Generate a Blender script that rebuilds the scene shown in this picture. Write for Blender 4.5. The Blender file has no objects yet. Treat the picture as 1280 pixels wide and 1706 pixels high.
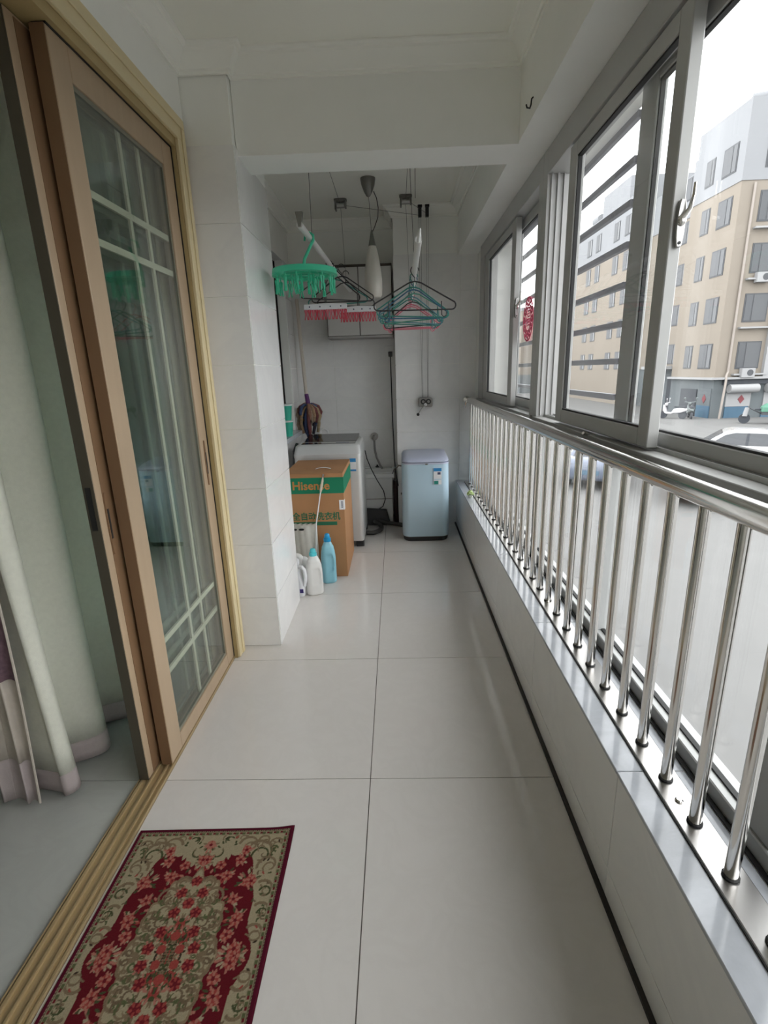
import bpy, bmesh, math, random
import numpy as np
from mathutils import Vector, Matrix
from math import sin, cos, pi, radians

random.seed(7)
SC = bpy.context.scene
COL = SC.collection

# ------------------------------------------------------------------ camera
F_PX = 838.5
PITCH, YAW, ROLL = 0.272760162, 0.0305089378, -0.0318562106
def _camera():
    a, b, c = PITCH, YAW, ROLL
    rx = np.array([[1, 0, 0], [0, cos(a), -sin(a)], [0, sin(a), cos(a)]])
    ry = np.array([[cos(b), 0, sin(b)], [0, 1, 0], [-sin(b), 0, cos(b)]])
    rz = np.array([[cos(c), -sin(c), 0], [sin(c), cos(c), 0], [0, 0, 1]])
    m = rz @ rx @ ry                      # (x right, y down, z forward) world -> camera
    r = np.stack([m[:, 0], m[:, 2], -m[:, 1]], 1)
    cam = bpy.data.cameras.new('camera')
    ob = bpy.data.objects.new('camera', cam)
    COL.objects.link(ob)
    rot = Matrix((r[0], -r[1], -r[2])).transposed()
    ob.matrix_world = Matrix.Translation((0, 0, 1.44)) @ rot.to_4x4()
    cam.sensor_fit = 'HORIZONTAL'
    cam.sensor_width = 36
    cam.lens = 36 * F_PX / 1280
    cam.clip_start, cam.clip_end = 0.02, 500
    SC.camera = ob
_camera()

# ------------------------------------------------------------------ world, exposure
W = bpy.data.worlds.new('overcast')
SC.world = W
W.use_nodes = True
bg = W.node_tree.nodes['Background']
bg.inputs['Color'].default_value = (0.97, 0.985, 1.0, 1)
bg.inputs['Strength'].default_value = 4.7
SC.view_settings.view_transform = 'Standard'
SC.view_settings.look = 'None'
SC.view_settings.gamma = 1
SC.view_settings.use_curve_mapping = False
SC.view_settings.exposure = 0.0
SC.cycles.max_bounces = 18
SC.cycles.diffuse_bounces = 14
SC.cycles.glossy_bounces = 6
SC.cycles.transparent_max_bounces = 24
SC.cycles.caustics_reflective = False
SC.cycles.caustics_refractive = False

# ------------------------------------------------------------------ materials
def lin(r, g, b):
    f = lambda v: (v / 255) / 12.92 if v / 255 <= 0.04045 else ((v / 255 + 0.055) / 1.055) ** 2.4
    return (f(r), f(g), f(b), 1)

MATS = {}
def mat(name, col, rough=0.5, metal=0.0, spec=0.5, var=0.0, vscale=8.0, bump=0.0, bscale=60.0, stretch=None, sub=0.0, coat=0.0):
    """principled material with an optional noise mottle (var) and fine bump"""
    if name in MATS:
        return MATS[name]
    m = bpy.data.materials.new(name)
    m.use_nodes = True
    nt = m.node_tree
    p = nt.nodes['Principled BSDF']
    p.inputs['Base Color'].default_value = col
    p.inputs['Roughness'].default_value = rough
    p.inputs['Metallic'].default_value = metal
    p.inputs['Specular IOR Level'].default_value = spec
    p.inputs['Coat Weight'].default_value = coat
    p.inputs['Coat Roughness'].default_value = 0.05
    tc = None
    if var or bump:
        tc = nt.nodes.new('ShaderNodeTexCoord')
        mp = nt.nodes.new('ShaderNodeMapping')
        if stretch:
            mp.inputs['Scale'].default_value = stretch
        nt.links.new(tc.outputs['Object'], mp.inputs['Vector'])
    if var:
        n = nt.nodes.new('ShaderNodeTexNoise')
        n.inputs['Scale'].default_value = vscale
        n.inputs['Detail'].default_value = 6
        n.inputs['Roughness'].default_value = 0.6
        nt.links.new(mp.outputs[0], n.inputs['Vector'])
        mr = nt.nodes.new('ShaderNodeMapRange')
        mr.inputs['From Min'].default_value = 0.3
        mr.inputs['From Max'].default_value = 0.7
        mr.inputs['To Min'].default_value = 1 - var
        mr.inputs['To Max'].default_value = 1 + var * 0.6
        nt.links.new(n.outputs['Fac'], mr.inputs['Value'])
        mx = nt.nodes.new('ShaderNodeMix')
        mx.data_type = 'RGBA'
        mx.blend_type = 'MULTIPLY'
        mx.inputs['Factor'].default_value = 1
        mx.inputs[6].default_value = col
        nt.links.new(mr.outputs[0], mx.inputs[7])
        nt.links.new(mx.outputs[2], p.inputs['Base Color'])
    if bump:
        n2 = nt.nodes.new('ShaderNodeTexNoise')
        n2.inputs['Scale'].default_value = bscale
        n2.inputs['Detail'].default_value = 4
        nt.links.new(mp.outputs[0], n2.inputs['Vector'])
        bp = nt.nodes.new('ShaderNodeBump')
        bp.inputs['Strength'].default_value = bump
        bp.inputs['Distance'].default_value = 0.01
        nt.links.new(n2.outputs['Fac'], bp.inputs['Height'])
        nt.links.new(bp.outputs[0], p.inputs['Normal'])
    MATS[name] = m
    return m

def marble(name, col, vein, rough=0.1, scale=2.2):
    m = bpy.data.materials.new(name)
    m.use_nodes = True
    nt = m.node_tree
    p = nt.nodes['Principled BSDF']
    p.inputs['Roughness'].default_value = rough
    p.inputs['Specular IOR Level'].default_value = 0.5
    geo = nt.nodes.new('ShaderNodeNewGeometry')
    mp = nt.nodes.new('ShaderNodeMapping')
    mp.inputs['Rotation'].default_value = (0.5, 0.4, 0.7)
    nt.links.new(geo.outputs['Position'], mp.inputs['Vector'])
    w = nt.nodes.new('ShaderNodeTexNoise')
    w.inputs['Scale'].default_value = scale
    w.inputs['Detail'].default_value = 8
    w.inputs['Roughness'].default_value = 0.62
    w.inputs['Distortion'].default_value = 1.6
    nt.links.new(mp.outputs[0], w.inputs['Vector'])
    r = nt.nodes.new('ShaderNodeValToRGB')
    e = r.color_ramp.elements
    e[0].position, e[0].color = 0.40, col
    e[1].position, e[1].color = 0.60, col
    k = r.color_ramp.elements.new(0.495)
    k.color = vein
    nt.links.new(w.outputs['Fac'], r.inputs['Fac'])
    nt.links.new(r.outputs['Color'], p.inputs['Base Color'])
    MATS[name] = m
    return m

def glass(name, tint, refl=1.0, gloss=(1, 1, 1, 1)):
    """thin pane: clear transmission with a Schlick reflection"""
    m = bpy.data.materials.new(name)
    m.use_nodes = True
    nt = m.node_tree
    nt.nodes.remove(nt.nodes['Principled BSDF'])
    out = nt.nodes['Material Output']
    lw = nt.nodes.new('ShaderNodeLayerWeight')
    lw.inputs['Blend'].default_value = 0.5
    pw = nt.nodes.new('ShaderNodeMath'); pw.operation = 'POWER'
    pw.inputs[1].default_value = 5
    nt.links.new(lw.outputs['Facing'], pw.inputs[0])
    ma = nt.nodes.new('ShaderNodeMath'); ma.operation = 'MULTIPLY_ADD'
    ma.inputs[1].default_value = 0.90 * refl
    ma.inputs[2].default_value = 0.04 * refl
    nt.links.new(pw.outputs[0], ma.inputs[0])
    t = nt.nodes.new('ShaderNodeBsdfTransparent'); t.inputs['Color'].default_value = tint
    g = nt.nodes.new('ShaderNodeBsdfGlossy'); g.inputs['Roughness'].default_value = 0.01
    g.inputs['Color'].default_value = gloss
    mx = nt.nodes.new('ShaderNodeMixShader')
    nt.links.new(ma.outputs[0], mx.inputs['Fac'])
    nt.links.new(t.outputs[0], mx.inputs[1])
    nt.links.new(g.outputs[0], mx.inputs[2])
    nt.links.new(mx.outputs[0], out.inputs['Surface'])
    MATS[name] = m
    return m

def cloth(name, col, trans=0.35, var=0.06, vscale=60, rough=0.9):
    m = mat(name, col, rough, spec=0.1, var=var, vscale=vscale, bump=0.15, bscale=400)
    nt = m.node_tree
    p = nt.nodes['Principled BSDF']
    out = nt.nodes['Material Output']
    tr = nt.nodes.new('ShaderNodeBsdfTranslucent')
    tr.inputs['Color'].default_value = col
    mx = nt.nodes.new('ShaderNodeMixShader')
    mx.inputs['Fac'].default_value = trans
    nt.links.new(p.outputs[0], mx.inputs[1])
    nt.links.new(tr.outputs[0], mx.inputs[2])
    nt.links.new(mx.outputs[0], out.inputs['Surface'])
    return m

def vcol_mat(name, rough=0.95):
    m = mat(name, (1, 1, 1, 1), rough, spec=0.05, bump=0.5, bscale=900)
    nt = m.node_tree
    a = nt.nodes.new('ShaderNodeAttribute')
    a.attribute_name = 'Col'
    nt.links.new(a.outputs['Color'], nt.nodes['Principled BSDF'].inputs['Base Color'])
    return m

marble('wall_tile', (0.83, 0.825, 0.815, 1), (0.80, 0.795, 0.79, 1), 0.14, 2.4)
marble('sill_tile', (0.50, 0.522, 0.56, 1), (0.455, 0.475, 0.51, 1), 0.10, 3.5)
marble('floor_tile', (0.66, 0.63, 0.60, 1), (0.645, 0.615, 0.585, 1), 0.10, 6.0)
marble('room_floor_shaded', (0.40, 0.405, 0.38, 1), (0.385, 0.39, 0.365, 1), 0.18, 5.0)  # floor tile darkened and greened to paint in the room's dimmer light
mat('grout', lin(140, 135, 128), 0.9)
mat('floor_grout', lin(105, 98, 92), 0.9)
mat('plaster', (0.86, 0.86, 0.825, 1), 0.85, spec=0.2, var=0.03, vscale=3)
mat('ceiling_paint', (0.88, 0.88, 0.815, 1), 0.85, spec=0.2)
mat('moulding', (0.88, 0.88, 0.83, 1), 0.6, spec=0.3)
mat('alu', (0.47, 0.47, 0.458, 1), 0.42, 0.1, var=0.04, vscale=3)
mat('alu_light', (0.48, 0.485, 0.477, 1), 0.42, 0.1)
mat('gasket', (0.012, 0.012, 0.012, 1), 0.6)
mat('steel', (0.78, 0.76, 0.73, 1), 0.13, 1.0)
mat('steel_plate', (0.42, 0.41, 0.40, 1), 0.30, 1.0)
mat('dark_gap', (0.03, 0.026, 0.022, 1), 0.7)
glass('window_glass', (0.985, 0.99, 0.988, 1), 0.62)
glass('door_glass', (0.87, 0.91, 0.895, 1), 1.25)
glass('dark_glass', (0.25, 0.27, 0.27, 1), 1.0)
mat('door_gold', lin(170, 148, 122), 0.42, var=0.05, vscale=6, stretch=(4, 4, 0.5))
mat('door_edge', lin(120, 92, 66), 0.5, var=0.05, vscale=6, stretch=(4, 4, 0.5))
mat('casing', lin(214, 198, 158), 0.5, var=0.04, vscale=5)
mat('casing_inner', lin(168, 148, 104), 0.5)
mat('muntin', lin(212, 206, 184), 0.5)
mat('track', lin(172, 150, 112), 0.35, 0.3)

# ------------------------------------------------------------------ mesh builder
class MB:
    def __init__(self):
        self.v, self.f = [], []
    def add(self, vs, fs):
        o = len(self.v)
        self.v += [tuple(p) for p in vs]
        self.f += [tuple(i + o for i in f) for f in fs]
        return self
    def box(self, x0, x1, y0, y1, z0, z1):
        return self.add([(x0, y0, z0), (x1, y0, z0), (x1, y1, z0), (x0, y1, z0), (x0, y0, z1), (x1, y0, z1), (x1, y1, z1), (x0, y1, z1)],
                        [(0, 3, 2, 1), (4, 5, 6, 7), (0, 1, 5, 4), (1, 2, 6, 5), (2, 3, 7, 6), (3, 0, 4, 7)])
    def loft(self, rings, cap=True, closed=True):
        n = len(rings[0])
        vs = [p for r in rings for p in r]
        fs = []
        for i in range(len(rings) - 1):
            for j in range(n if closed else n - 1):
                k = (j + 1) % n
                fs.append((i * n + j, i * n + k, (i + 1) * n + k, (i + 1) * n + j))
        if cap:
            fs.append(tuple(range(n))[::-1])
            fs.append(tuple((len(rings) - 1) * n + j for j in range(n)))
        return self.add(vs, fs)
    def lathe(self, prof, c, n=24, cap=True):
        """prof: (radius, z) list from bottom to top"""
        rings = [[(c[0] + r * cos(2 * pi * j / n), c[1] + r * sin(2 * pi * j / n), c[2] + z) for j in range(n)] for r, z in prof]
        return self.loft(rings, cap)
    def tube(self, pts, r, n=8, closed=False):
        pts = [Vector(p) for p in pts]
        m = len(pts)
        rr = r if isinstance(r, (list, tuple)) else [r] * m
        tans = []
        for i in range(m):
            a = pts[(i - 1) % m] if (closed or i > 0) else pts[i]
            b = pts[(i + 1) % m] if (closed or i < m - 1) else pts[i]
            t = (b - a)
            tans.append(t.normalized() if t.length > 1e-9 else Vector((0, 0, 1)))
        up = Vector((0, 0, 1)) if abs(tans[0].z) < 0.9 else Vector((1, 0, 0))
        nrm = tans[0].cross(up).normalized()
        rings = []
        for i in range(m):
            nrm = (nrm - tans[i] * nrm.dot(tans[i])).normalized()
            b = tans[i].cross(nrm)
            rings.append([tuple(pts[i] + (nrm * cos(2 * pi * j / n) + b * sin(2 * pi * j / n)) * rr[i]) for j in range(n)])
        if closed:
            vs = [p for q in rings for p in q]
            fs = [(i * n + j, i * n + (j + 1) % n, ((i + 1) % m) * n + (j + 1) % n, ((i + 1) % m) * n + j) for i in range(m) for j in range(n)]
            return self.add(vs, fs)
        return self.loft(rings)
    def cyl(self, p0, p1, r, n=16):
        return self.tube([p0, p1], r, n)
    def prism(self, poly, axis, a, b):
        """poly: 2D points; axis: extrusion axis"""
        def P(u, v, w):
            return {'x': (w, u, v), 'y': (u, w, v), 'z': (u, v, w)}[axis]
        return self.loft([[P(u, v, a) for u, v in poly], [P(u, v, b) for u, v in poly]])
    def ball(self, c, r, nu=12, nv=8, s=(1, 1, 1)):
        prof = [(max(1e-4, sin(pi * k / nv)), -cos(pi * k / nv)) for k in range(nv + 1)]
        rings = [[(c[0] + r * s[0] * q * cos(2 * pi * j / nu), c[1] + r * s[1] * q * sin(2 * pi * j / nu), c[2] + r * s[2] * z) for j in range(nu)] for q, z in prof]
        return self.loft(rings)
    def sheet(self, path, zs, disp=None):
        """vertical cloth: path of XY points, list of z; disp(i, z) -> dx, dy"""
        rings = []
        for z in zs:
            ring = []
            for i, (x, y) in enumerate(path):
                dx, dy = disp(i, z) if disp else (0, 0)
                ring.append((x + dx, y + dy, z))
            rings.append(ring)
        return self.loft(rings, cap=False, closed=False)

def build(name, mb, m, parent=None, smooth=False, bevel=0.0, seg=2, solid=0.0, local=False, angle=35):
    me = bpy.data.meshes.new(name)
    me.from_pydata(mb.v, [], mb.f)
    bm = bmesh.new()
    bm.from_mesh(me)
    if not solid:
        bmesh.ops.recalc_face_normals(bm, faces=bm.faces[:])
    if bevel:
        es = [e for e in bm.edges if len(e.link_faces) == 2 and e.calc_face_angle(0) > radians(30)]
        bmesh.ops.bevel(bm, geom=es, offset=bevel, segments=seg, affect='EDGES', profile=0.5, clamp_overlap=True)
    bm.to_mesh(me)
    bm.free()
    if smooth:
        me.polygons.foreach_set('use_smooth', [True] * len(me.polygons))
        me.set_sharp_from_angle(angle=radians(angle))
    me.materials.append(MATS[m] if isinstance(m, str) else m)
    o = bpy.data.objects.new(name, me)
    COL.objects.link(o)
    if solid:
        md = o.modifiers.new('thickness', 'SOLIDIFY')
        md.thickness = solid
        md.offset = 0
    if parent is not None:
        o.parent = parent
        if not local and parent.type == 'EMPTY':
            o.matrix_parent_inverse = Matrix.Translation(-parent.location)
    return o

def tag(o, label, cat=None, group=None, kind=None):
    o['label'] = label
    if cat: o['category'] = cat
    if group: o['group'] = group
    if kind: o['kind'] = kind
    return o

def thing(name, label, cat, loc=(0, 0, 0), rz=0, group=None, kind=None):
    o = bpy.data.objects.new(name, None)
    o.empty_display_size = 0.1
    COL.objects.link(o)
    o.location = loc
    o.rotation_euler = (0, 0, rz)
    return tag(o, label, cat, group, kind)

def struct(name, mb, m, label=None, **kw):
    o = build(name, mb, m, **kw)
    o['kind'] = 'structure'
    if label: o['label'] = label
    return o

def dup(root, loc, label=None, rz=None):
    """copy a thing with its parts and sub-parts"""
    def cp(o, parent):
        c = o.copy()
        COL.objects.link(c)
        c.parent = parent
        for ch in o.children:
            cp(ch, c)
        return c
    r = cp(root, None)
    r.location = loc
    if rz is not None: r.rotation_euler = (0, 0, rz)
    if label: r['label'] = label
    return r

def rrect(w, d, r, cx=0, cy=0, z=0, n=5):
    """rounded rectangle ring"""
    r = min(r, w / 2 - 1e-4, d / 2 - 1e-4)
    out = []
    for sx, sy, a0 in ((1, 1, 0), (-1, 1, pi / 2), (-1, -1, pi), (1, -1, 1.5 * pi)):
        for k in range(n + 1):
            a = a0 + pi / 2 * k / n
            out.append((cx + sx * (w / 2 - r) + r * cos(a), cy + sy * (d / 2 - r) + r * sin(a), z))
    return out

def arc(c, r, a0, a1, n, plane='xz'):
    out = []
    for k in range(n + 1):
        a = a0 + (a1 - a0) * k / n
        u, v = r * cos(a), r * sin(a)
        out.append({'xz': (c[0] + u, c[1], c[2] + v), 'yz': (c[0], c[1] + u, c[2] + v), 'xy': (c[0] + u, c[1] + v, c[2])}[plane])
    return out

def text_mesh(name, s, size, m, parent, loc, rot, align='LEFT', xs=1.0, depth=0.0006, bold=0.0):
    cu = bpy.data.curves.new(name, 'FONT')
    cu.body = s
    cu.size = size
    cu.extrude = depth
    cu.align_x = align
    cu.offset = bold
    cu.resolution_u = 3
    t = bpy.data.objects.new(name + '_tmp', cu)
    COL.objects.link(t)
    bpy.context.view_layer.update()
    me = bpy.data.meshes.new_from_object(t.evaluated_get(bpy.context.evaluated_depsgraph_get()))
    bpy.data.objects.remove(t)
    bpy.data.curves.remove(cu)
    me.transform(Matrix.LocRotScale(Vector(loc), rot, Vector((xs, 1, 1))))
    me.materials.clear()
    me.materials.append(MATS[m])
    o = bpy.data.objects.new(name, me)
    COL.objects.link(o)
    o.parent = parent
    if parent.type == 'EMPTY':
        o.matrix_parent_inverse = Matrix.Translation(-parent.location)
    return o
FACE_NEG_Y = Matrix(((1, 0, 0), (0, 0, -1), (0, 1, 0))).to_quaternion()    # text reads from -y
FACE_POS_X = Matrix(((0, 0, 1), (1, 0, 0), (0, 1, 0))).to_quaternion()     # text reads from +x
FACE_NEG_X = Matrix(((0, 0, -1), (-1, 0, 0), (0, 1, 0))).to_quaternion()   # text reads from -x
# ================================================================== THE SETTING
XP, XD, XL, XC, XA = 0.552, -0.887, -0.87, -0.665, -0.95     # parapet, door track, left wall, column face, alcove wall
YC0, YC1, YBM0, YBM1, YJ, YB = 2.465, 3.03, 2.515, 2.735, 4.70, 5.03
ZS, ZB, ZC1, ZC2 = 0.425, 2.36, 2.72, 2.75
YN = -1.6                                                     # balcony end behind the viewer

# ---- floor
floor = struct('floor', MB().box(-3.7, 0.56, YN - 0.1, YB + 0.1, -0.15, -0.0035), 'floor_grout', 'pale grey polished tile floor of the balcony and room')
ROWS = [1.515 + 0.8008 * k for k in range(-4, 6)]
def row_spans(y0, y1, joints, gap=0.0016):
    ys = [y0] + [j for j in joints if y0 + 0.02 < j < y1 - 0.02] + [y1]
    return [(a + gap, b - gap) for a, b in zip(ys[:-1], ys[1:])]
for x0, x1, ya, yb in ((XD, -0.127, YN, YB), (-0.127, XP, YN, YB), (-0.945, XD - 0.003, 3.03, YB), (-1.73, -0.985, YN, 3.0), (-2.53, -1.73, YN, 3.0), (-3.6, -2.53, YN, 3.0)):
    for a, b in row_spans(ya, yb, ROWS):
        build('floor_tile', MB().box(x0 + 0.0016, x1 - 0.0016, a, b, -0.010, 0), 'room_floor_shaded' if x1 < -0.95 else 'floor_tile', floor)

# ---- wall tiling helper
ZROWS = [2.388 - 0.3 * k for k in range(0, 9)]
def tile_face(parent, axis, pos, sgn, u0, u1, z0, z1, uj=(), zj=ZROWS, m='wall_tile', name='wall_tile', hole=None):
    for a, b in row_spans(u0, u1, uj, 0.0016):
        for c, d in row_spans(z0, z1, sorted(zj), 0.0016):
            if hole and b > hole[0] and a < hole[1] and d > hole[2] and c < hole[3]:
                continue
            p0, p1 = sorted((pos, pos - sgn * 0.010))
            mb = MB().box(p0, p1, a, b, c, d) if axis == 'x' else MB().box(a, b, p0, p1, c, d)
            build(name, mb, m, parent)

# ---- column between the sliding door and the laundry corner
wc = struct('wall_column', MB().box(-1.10, XC - 0.006, YC0 + 0.006, YC1, 0, 2.9), 'plaster', 'white tiled column beside the sliding door')
tile_face(wc, 'y', YC0, -1, -0.90, XC, 0.0, 2.388)
tile_face(wc, 'x', XC, 1, YC0 + 0.011, YC1, 0.0, 2.388)
# ---- wall above the sliding door
struct('wall_left', MB().box(-1.05, XL, YN, YC0, 2.46, 2.9), 'plaster', 'plastered strip of wall above the sliding door')
# ---- laundry corner, left wall with a window opening
LY0, LY1, LZ0, LZ1 = 3.28, 4.74, 0.93, 2.388
wl = struct('wall_alcove', MB().box(-1.10, XA - 0.006, YC1, LY0, 0, 2.9).box(-1.10, XA - 0.006, LY1, YB, 0, 2.9)
            .box(-1.10, XA - 0.006, LY0, LY1, 0, LZ0).box(-1.10, XA - 0.006, LY0, LY1, LZ1, 2.9), 'plaster', 'left wall of the laundry corner with a window')
tile_face(wl, 'x', XA, 1, LY1 + 0.004, YB - 0.002, 0, 2.388)
tile_face(wl, 'x', XA, 1, LY0, LY1, 0, LZ0 - 0.002, (3.9,))
struct('trim_7', MB().box(-1.04, -0.885, LY0 + 0.003, LY1 - 0.003, LZ0 - 0.035, LZ0 + 0.003), 'sill_tile', 'white window ledge above the washing machine', bevel=0.003)
w5 = struct('window_5', MB().box(-1.09, -1.03, LY0 + 0.002, LY1 - 0.002, LZ1 - 0.05, LZ1 - 0.002).box(-1.09, -1.03, LY0 + 0.002, LY1 - 0.002, LZ0 + 0.004, LZ0 + 0.05)
            .box(-1.09, -1.03, LY1 - 0.05, LY1 - 0.002, LZ0 + 0.05, LZ1 - 0.05).box(-1.09, -1.03, LY0 + 0.002, LY0 + 0.05, LZ0 + 0.05, LZ1 - 0.05).box(-1.085, -1.035, 3.98, 4.03, LZ0 + 0.05, LZ1 - 0.05),
            mat('dark_frame', lin(92, 84, 74), 0.45), 'dark framed window in the left wall of the laundry corner')
mat('black_rubber', (0.01, 0.01, 0.01, 1), 0.5)
build('gasket', MB().box(-1.03, -1.02, LY1 - 0.022, LY1 - 0.010, LZ0 + 0.01, LZ1 - 0.01), 'black_rubber', w5)
build('pane', MB().box(-1.064, -1.058, LY0 + 0.05, 3.98, LZ0 + 0.05, LZ1 - 0.05), 'dark_glass', w5)
build('pane', MB().box(-1.064, -1.058, 4.03, LY1 - 0.05, LZ0 + 0.05, LZ1 - 0.05), 'dark_glass', w5)
struct('wall_bedroom', MB().box(-2.4, -2.3, 3.0, 5.2, 0, 2.9).box(-2.3, -1.10, 5.10, 5.2, 0, 2.9), 'plaster', 'walls of the room behind the dark window')
# ---- back wall and the boxed-in column on its right
wb = struct('wall_back', MB().box(-1.10, 0.03, YB + 0.006, YB + 0.12, 0, 2.9), 'plaster', 'tiled back wall of the laundry corner')
tile_face(wb, 'y', YB, -1, XA + 0.001, -0.001, 0, 2.388, (-0.585,))
wj = struct('wall_pier', MB().box(0.006, 0.95, YJ + 0.006, YB + 0.12, 0, 2.9), 'plaster', 'tiled pier at the far end beside the windows')
tile_face(wj, 'y', YJ, -1, 0.0, 0.72, 0, 2.388, (0.575,))
tile_face(wj, 'x', 0.0, -1, YJ + 0.011, YB - 0.002, 0, 2.388)
# ---- right side: parapet, lintel, end pillar
wp = struct('wall_right', MB().box(XP + 0.006, 0.812, YN, YJ, -2.3, ZS - 0.003), 'plaster', 'low tiled parapet under the windows')
PJ = [1.085 + 0.8 * k for k in range(-4, 6)]
tile_face(wp, 'x', XP, -1, YN, YJ - 0.002, 0.0, ZS - 0.013, PJ, (0.098,), m='wall_tile')
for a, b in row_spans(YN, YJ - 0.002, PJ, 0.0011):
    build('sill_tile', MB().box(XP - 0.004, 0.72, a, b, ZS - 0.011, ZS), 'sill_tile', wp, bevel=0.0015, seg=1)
struct('baseboard_right', MB().box(XP - 0.013, XP - 0.0005, YN, YJ - 0.01, 0.0005, 0.012), 'dark_gap', 'dark joint strip along the foot of the parapet')
struct('wall_lintel', MB().box(XP, 0.95, YN, YJ, 2.368, 2.9), 'plaster', 'plastered lintel above the balcony windows')
struct('wall_corner', MB().box(0.722, 0.95, 4.425, YJ, ZS, 2.368), 'plaster', 'narrow wall between the last window and the pier')
# ---- end of the balcony behind the viewer: unseen wall, made solid to cut light from behind
struct('wall_front', MB().box(-1.05, 0.95, YN - 0.12, YN, -0.1, 2.9), 'plaster', 'end wall of the balcony behind the viewer')
# ---- ceilings, beam
struct('ceiling', MB().box(-1.05, 0.56, YN, YBM0 + 0.01, ZC1, 2.95), 'ceiling_paint', 'cream painted balcony ceiling')
struct('ceiling', MB().box(-1.10, 0.56, YBM1 - 0.01, YB, ZC2, 2.95), 'ceiling_paint', 'ceiling of the laundry corner beyond the beam')
struct('trim_1', MB().box(XC - 0.003, XP - 0.001, YBM0, YBM1, ZB, 2.9), 'plaster', 'plastered beam crossing the balcony')
def crown(name, path, zt, label, h=0.085, d=0.075):
    """moulding swept along an XY path, room on the right-hand side of the walking direction"""
    prof = [(0.0, -h), (0.010, -h), (0.012, -h * 0.86), (0.020, -h * 0.82), (0.026, -h * 0.62), (0.040, -h * 0.40), (0.055, -h * 0.28), (0.058, -h * 0.18), (d * 0.92, -h * 0.14), (d, -0.006), (d, 0.0), (0.0, 0.0)]
    P = [Vector((x, y)) for x, y in path]
    rings = []
    for i, p in enumerate(P):
        t0 = (P[i] - P[i - 1]).normalized() if i > 0 else None
        t1 = (P[i + 1] - P[i]).normalized() if i < len(P) - 1 else None
        n0 = Vector((t0.y, -t0.x)) if t0 else None
        n1 = Vector((t1.y, -t1.x)) if t1 else None
        if n0 is None: off = n1
        elif n1 is None: off = n0
        else: off = (n0 + n1) / (1 + n0.dot(n1))
        rings.append([(p.x + off.x * u, p.y + off.y * u, zt - 0.0005 + z) for u, z in prof])
    return struct(name, MB().loft(rings), 'moulding', label, smooth=True, angle=25)
crown('trim_2', [(XL, YN), (XL, YC0), (XC, YC0), (XC, YBM0), (XP, YBM0), (XP, YN)], ZC1, 'stepped cornice around the balcony ceiling')
crown('trim_3', [(XC, YBM1), (XC, YC1), (XA, YC1), (XA, YB), (0.0, YB), (0.0, YJ), (XP, YJ), (XP, YBM1)], ZC2, 'stepped cornice around the laundry corner ceiling')

# ---- the living room behind the sliding door
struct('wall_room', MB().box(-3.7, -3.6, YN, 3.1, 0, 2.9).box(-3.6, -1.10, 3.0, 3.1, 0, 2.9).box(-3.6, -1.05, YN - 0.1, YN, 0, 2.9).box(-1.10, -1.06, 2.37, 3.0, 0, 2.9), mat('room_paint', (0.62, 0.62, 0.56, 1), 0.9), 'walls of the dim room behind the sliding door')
struct('ceiling', MB().box(-3.7, -1.05, YN, 3.1, 2.75, 2.95), 'ceiling_paint', 'ceiling of the dim room behind the sliding door')

# ---- sliding door: casing, lining, track, leaves
struct('trim_4', MB().box(XL, -0.856, 2.345, 2.418, 0.004, 2.375).box(XL, -0.856, YN, 2.418, 2.375, 2.462).box(-0.856, -0.850, 2.385, 2.414, 0.006, 2.420).box(-0.856, -0.850, YN, 2.414, 2.420, 2.456), 'casing', 'cream moulded casing around the sliding door', bevel=0.004)
struct('trim_5', MB().box(-1.05, XL, 2.342, YC0, 0.002, 2.459).box(-1.05, XL, YN, 2.342, 2.342, 2.459), 'casing_inner', 'brown lining inside the sliding door opening')
tr = struct('trim_6', MB().box(-0.985, XD, YN, 2.342, -0.002, 0.006), 'track', 'gold floor track of the sliding door')
for x0, x1, h in ((-0.893, -0.887, 0.012), (-0.912, -0.906, 0.014), (-0.944, -0.938, 0.014), (-0.975, -0.967, 0.014), (-0.985, -0.981, 0.012)):
    build('track_rib', MB().box(x0, x1, YN, 2.340, 0.006, h), 'track', tr)
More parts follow.
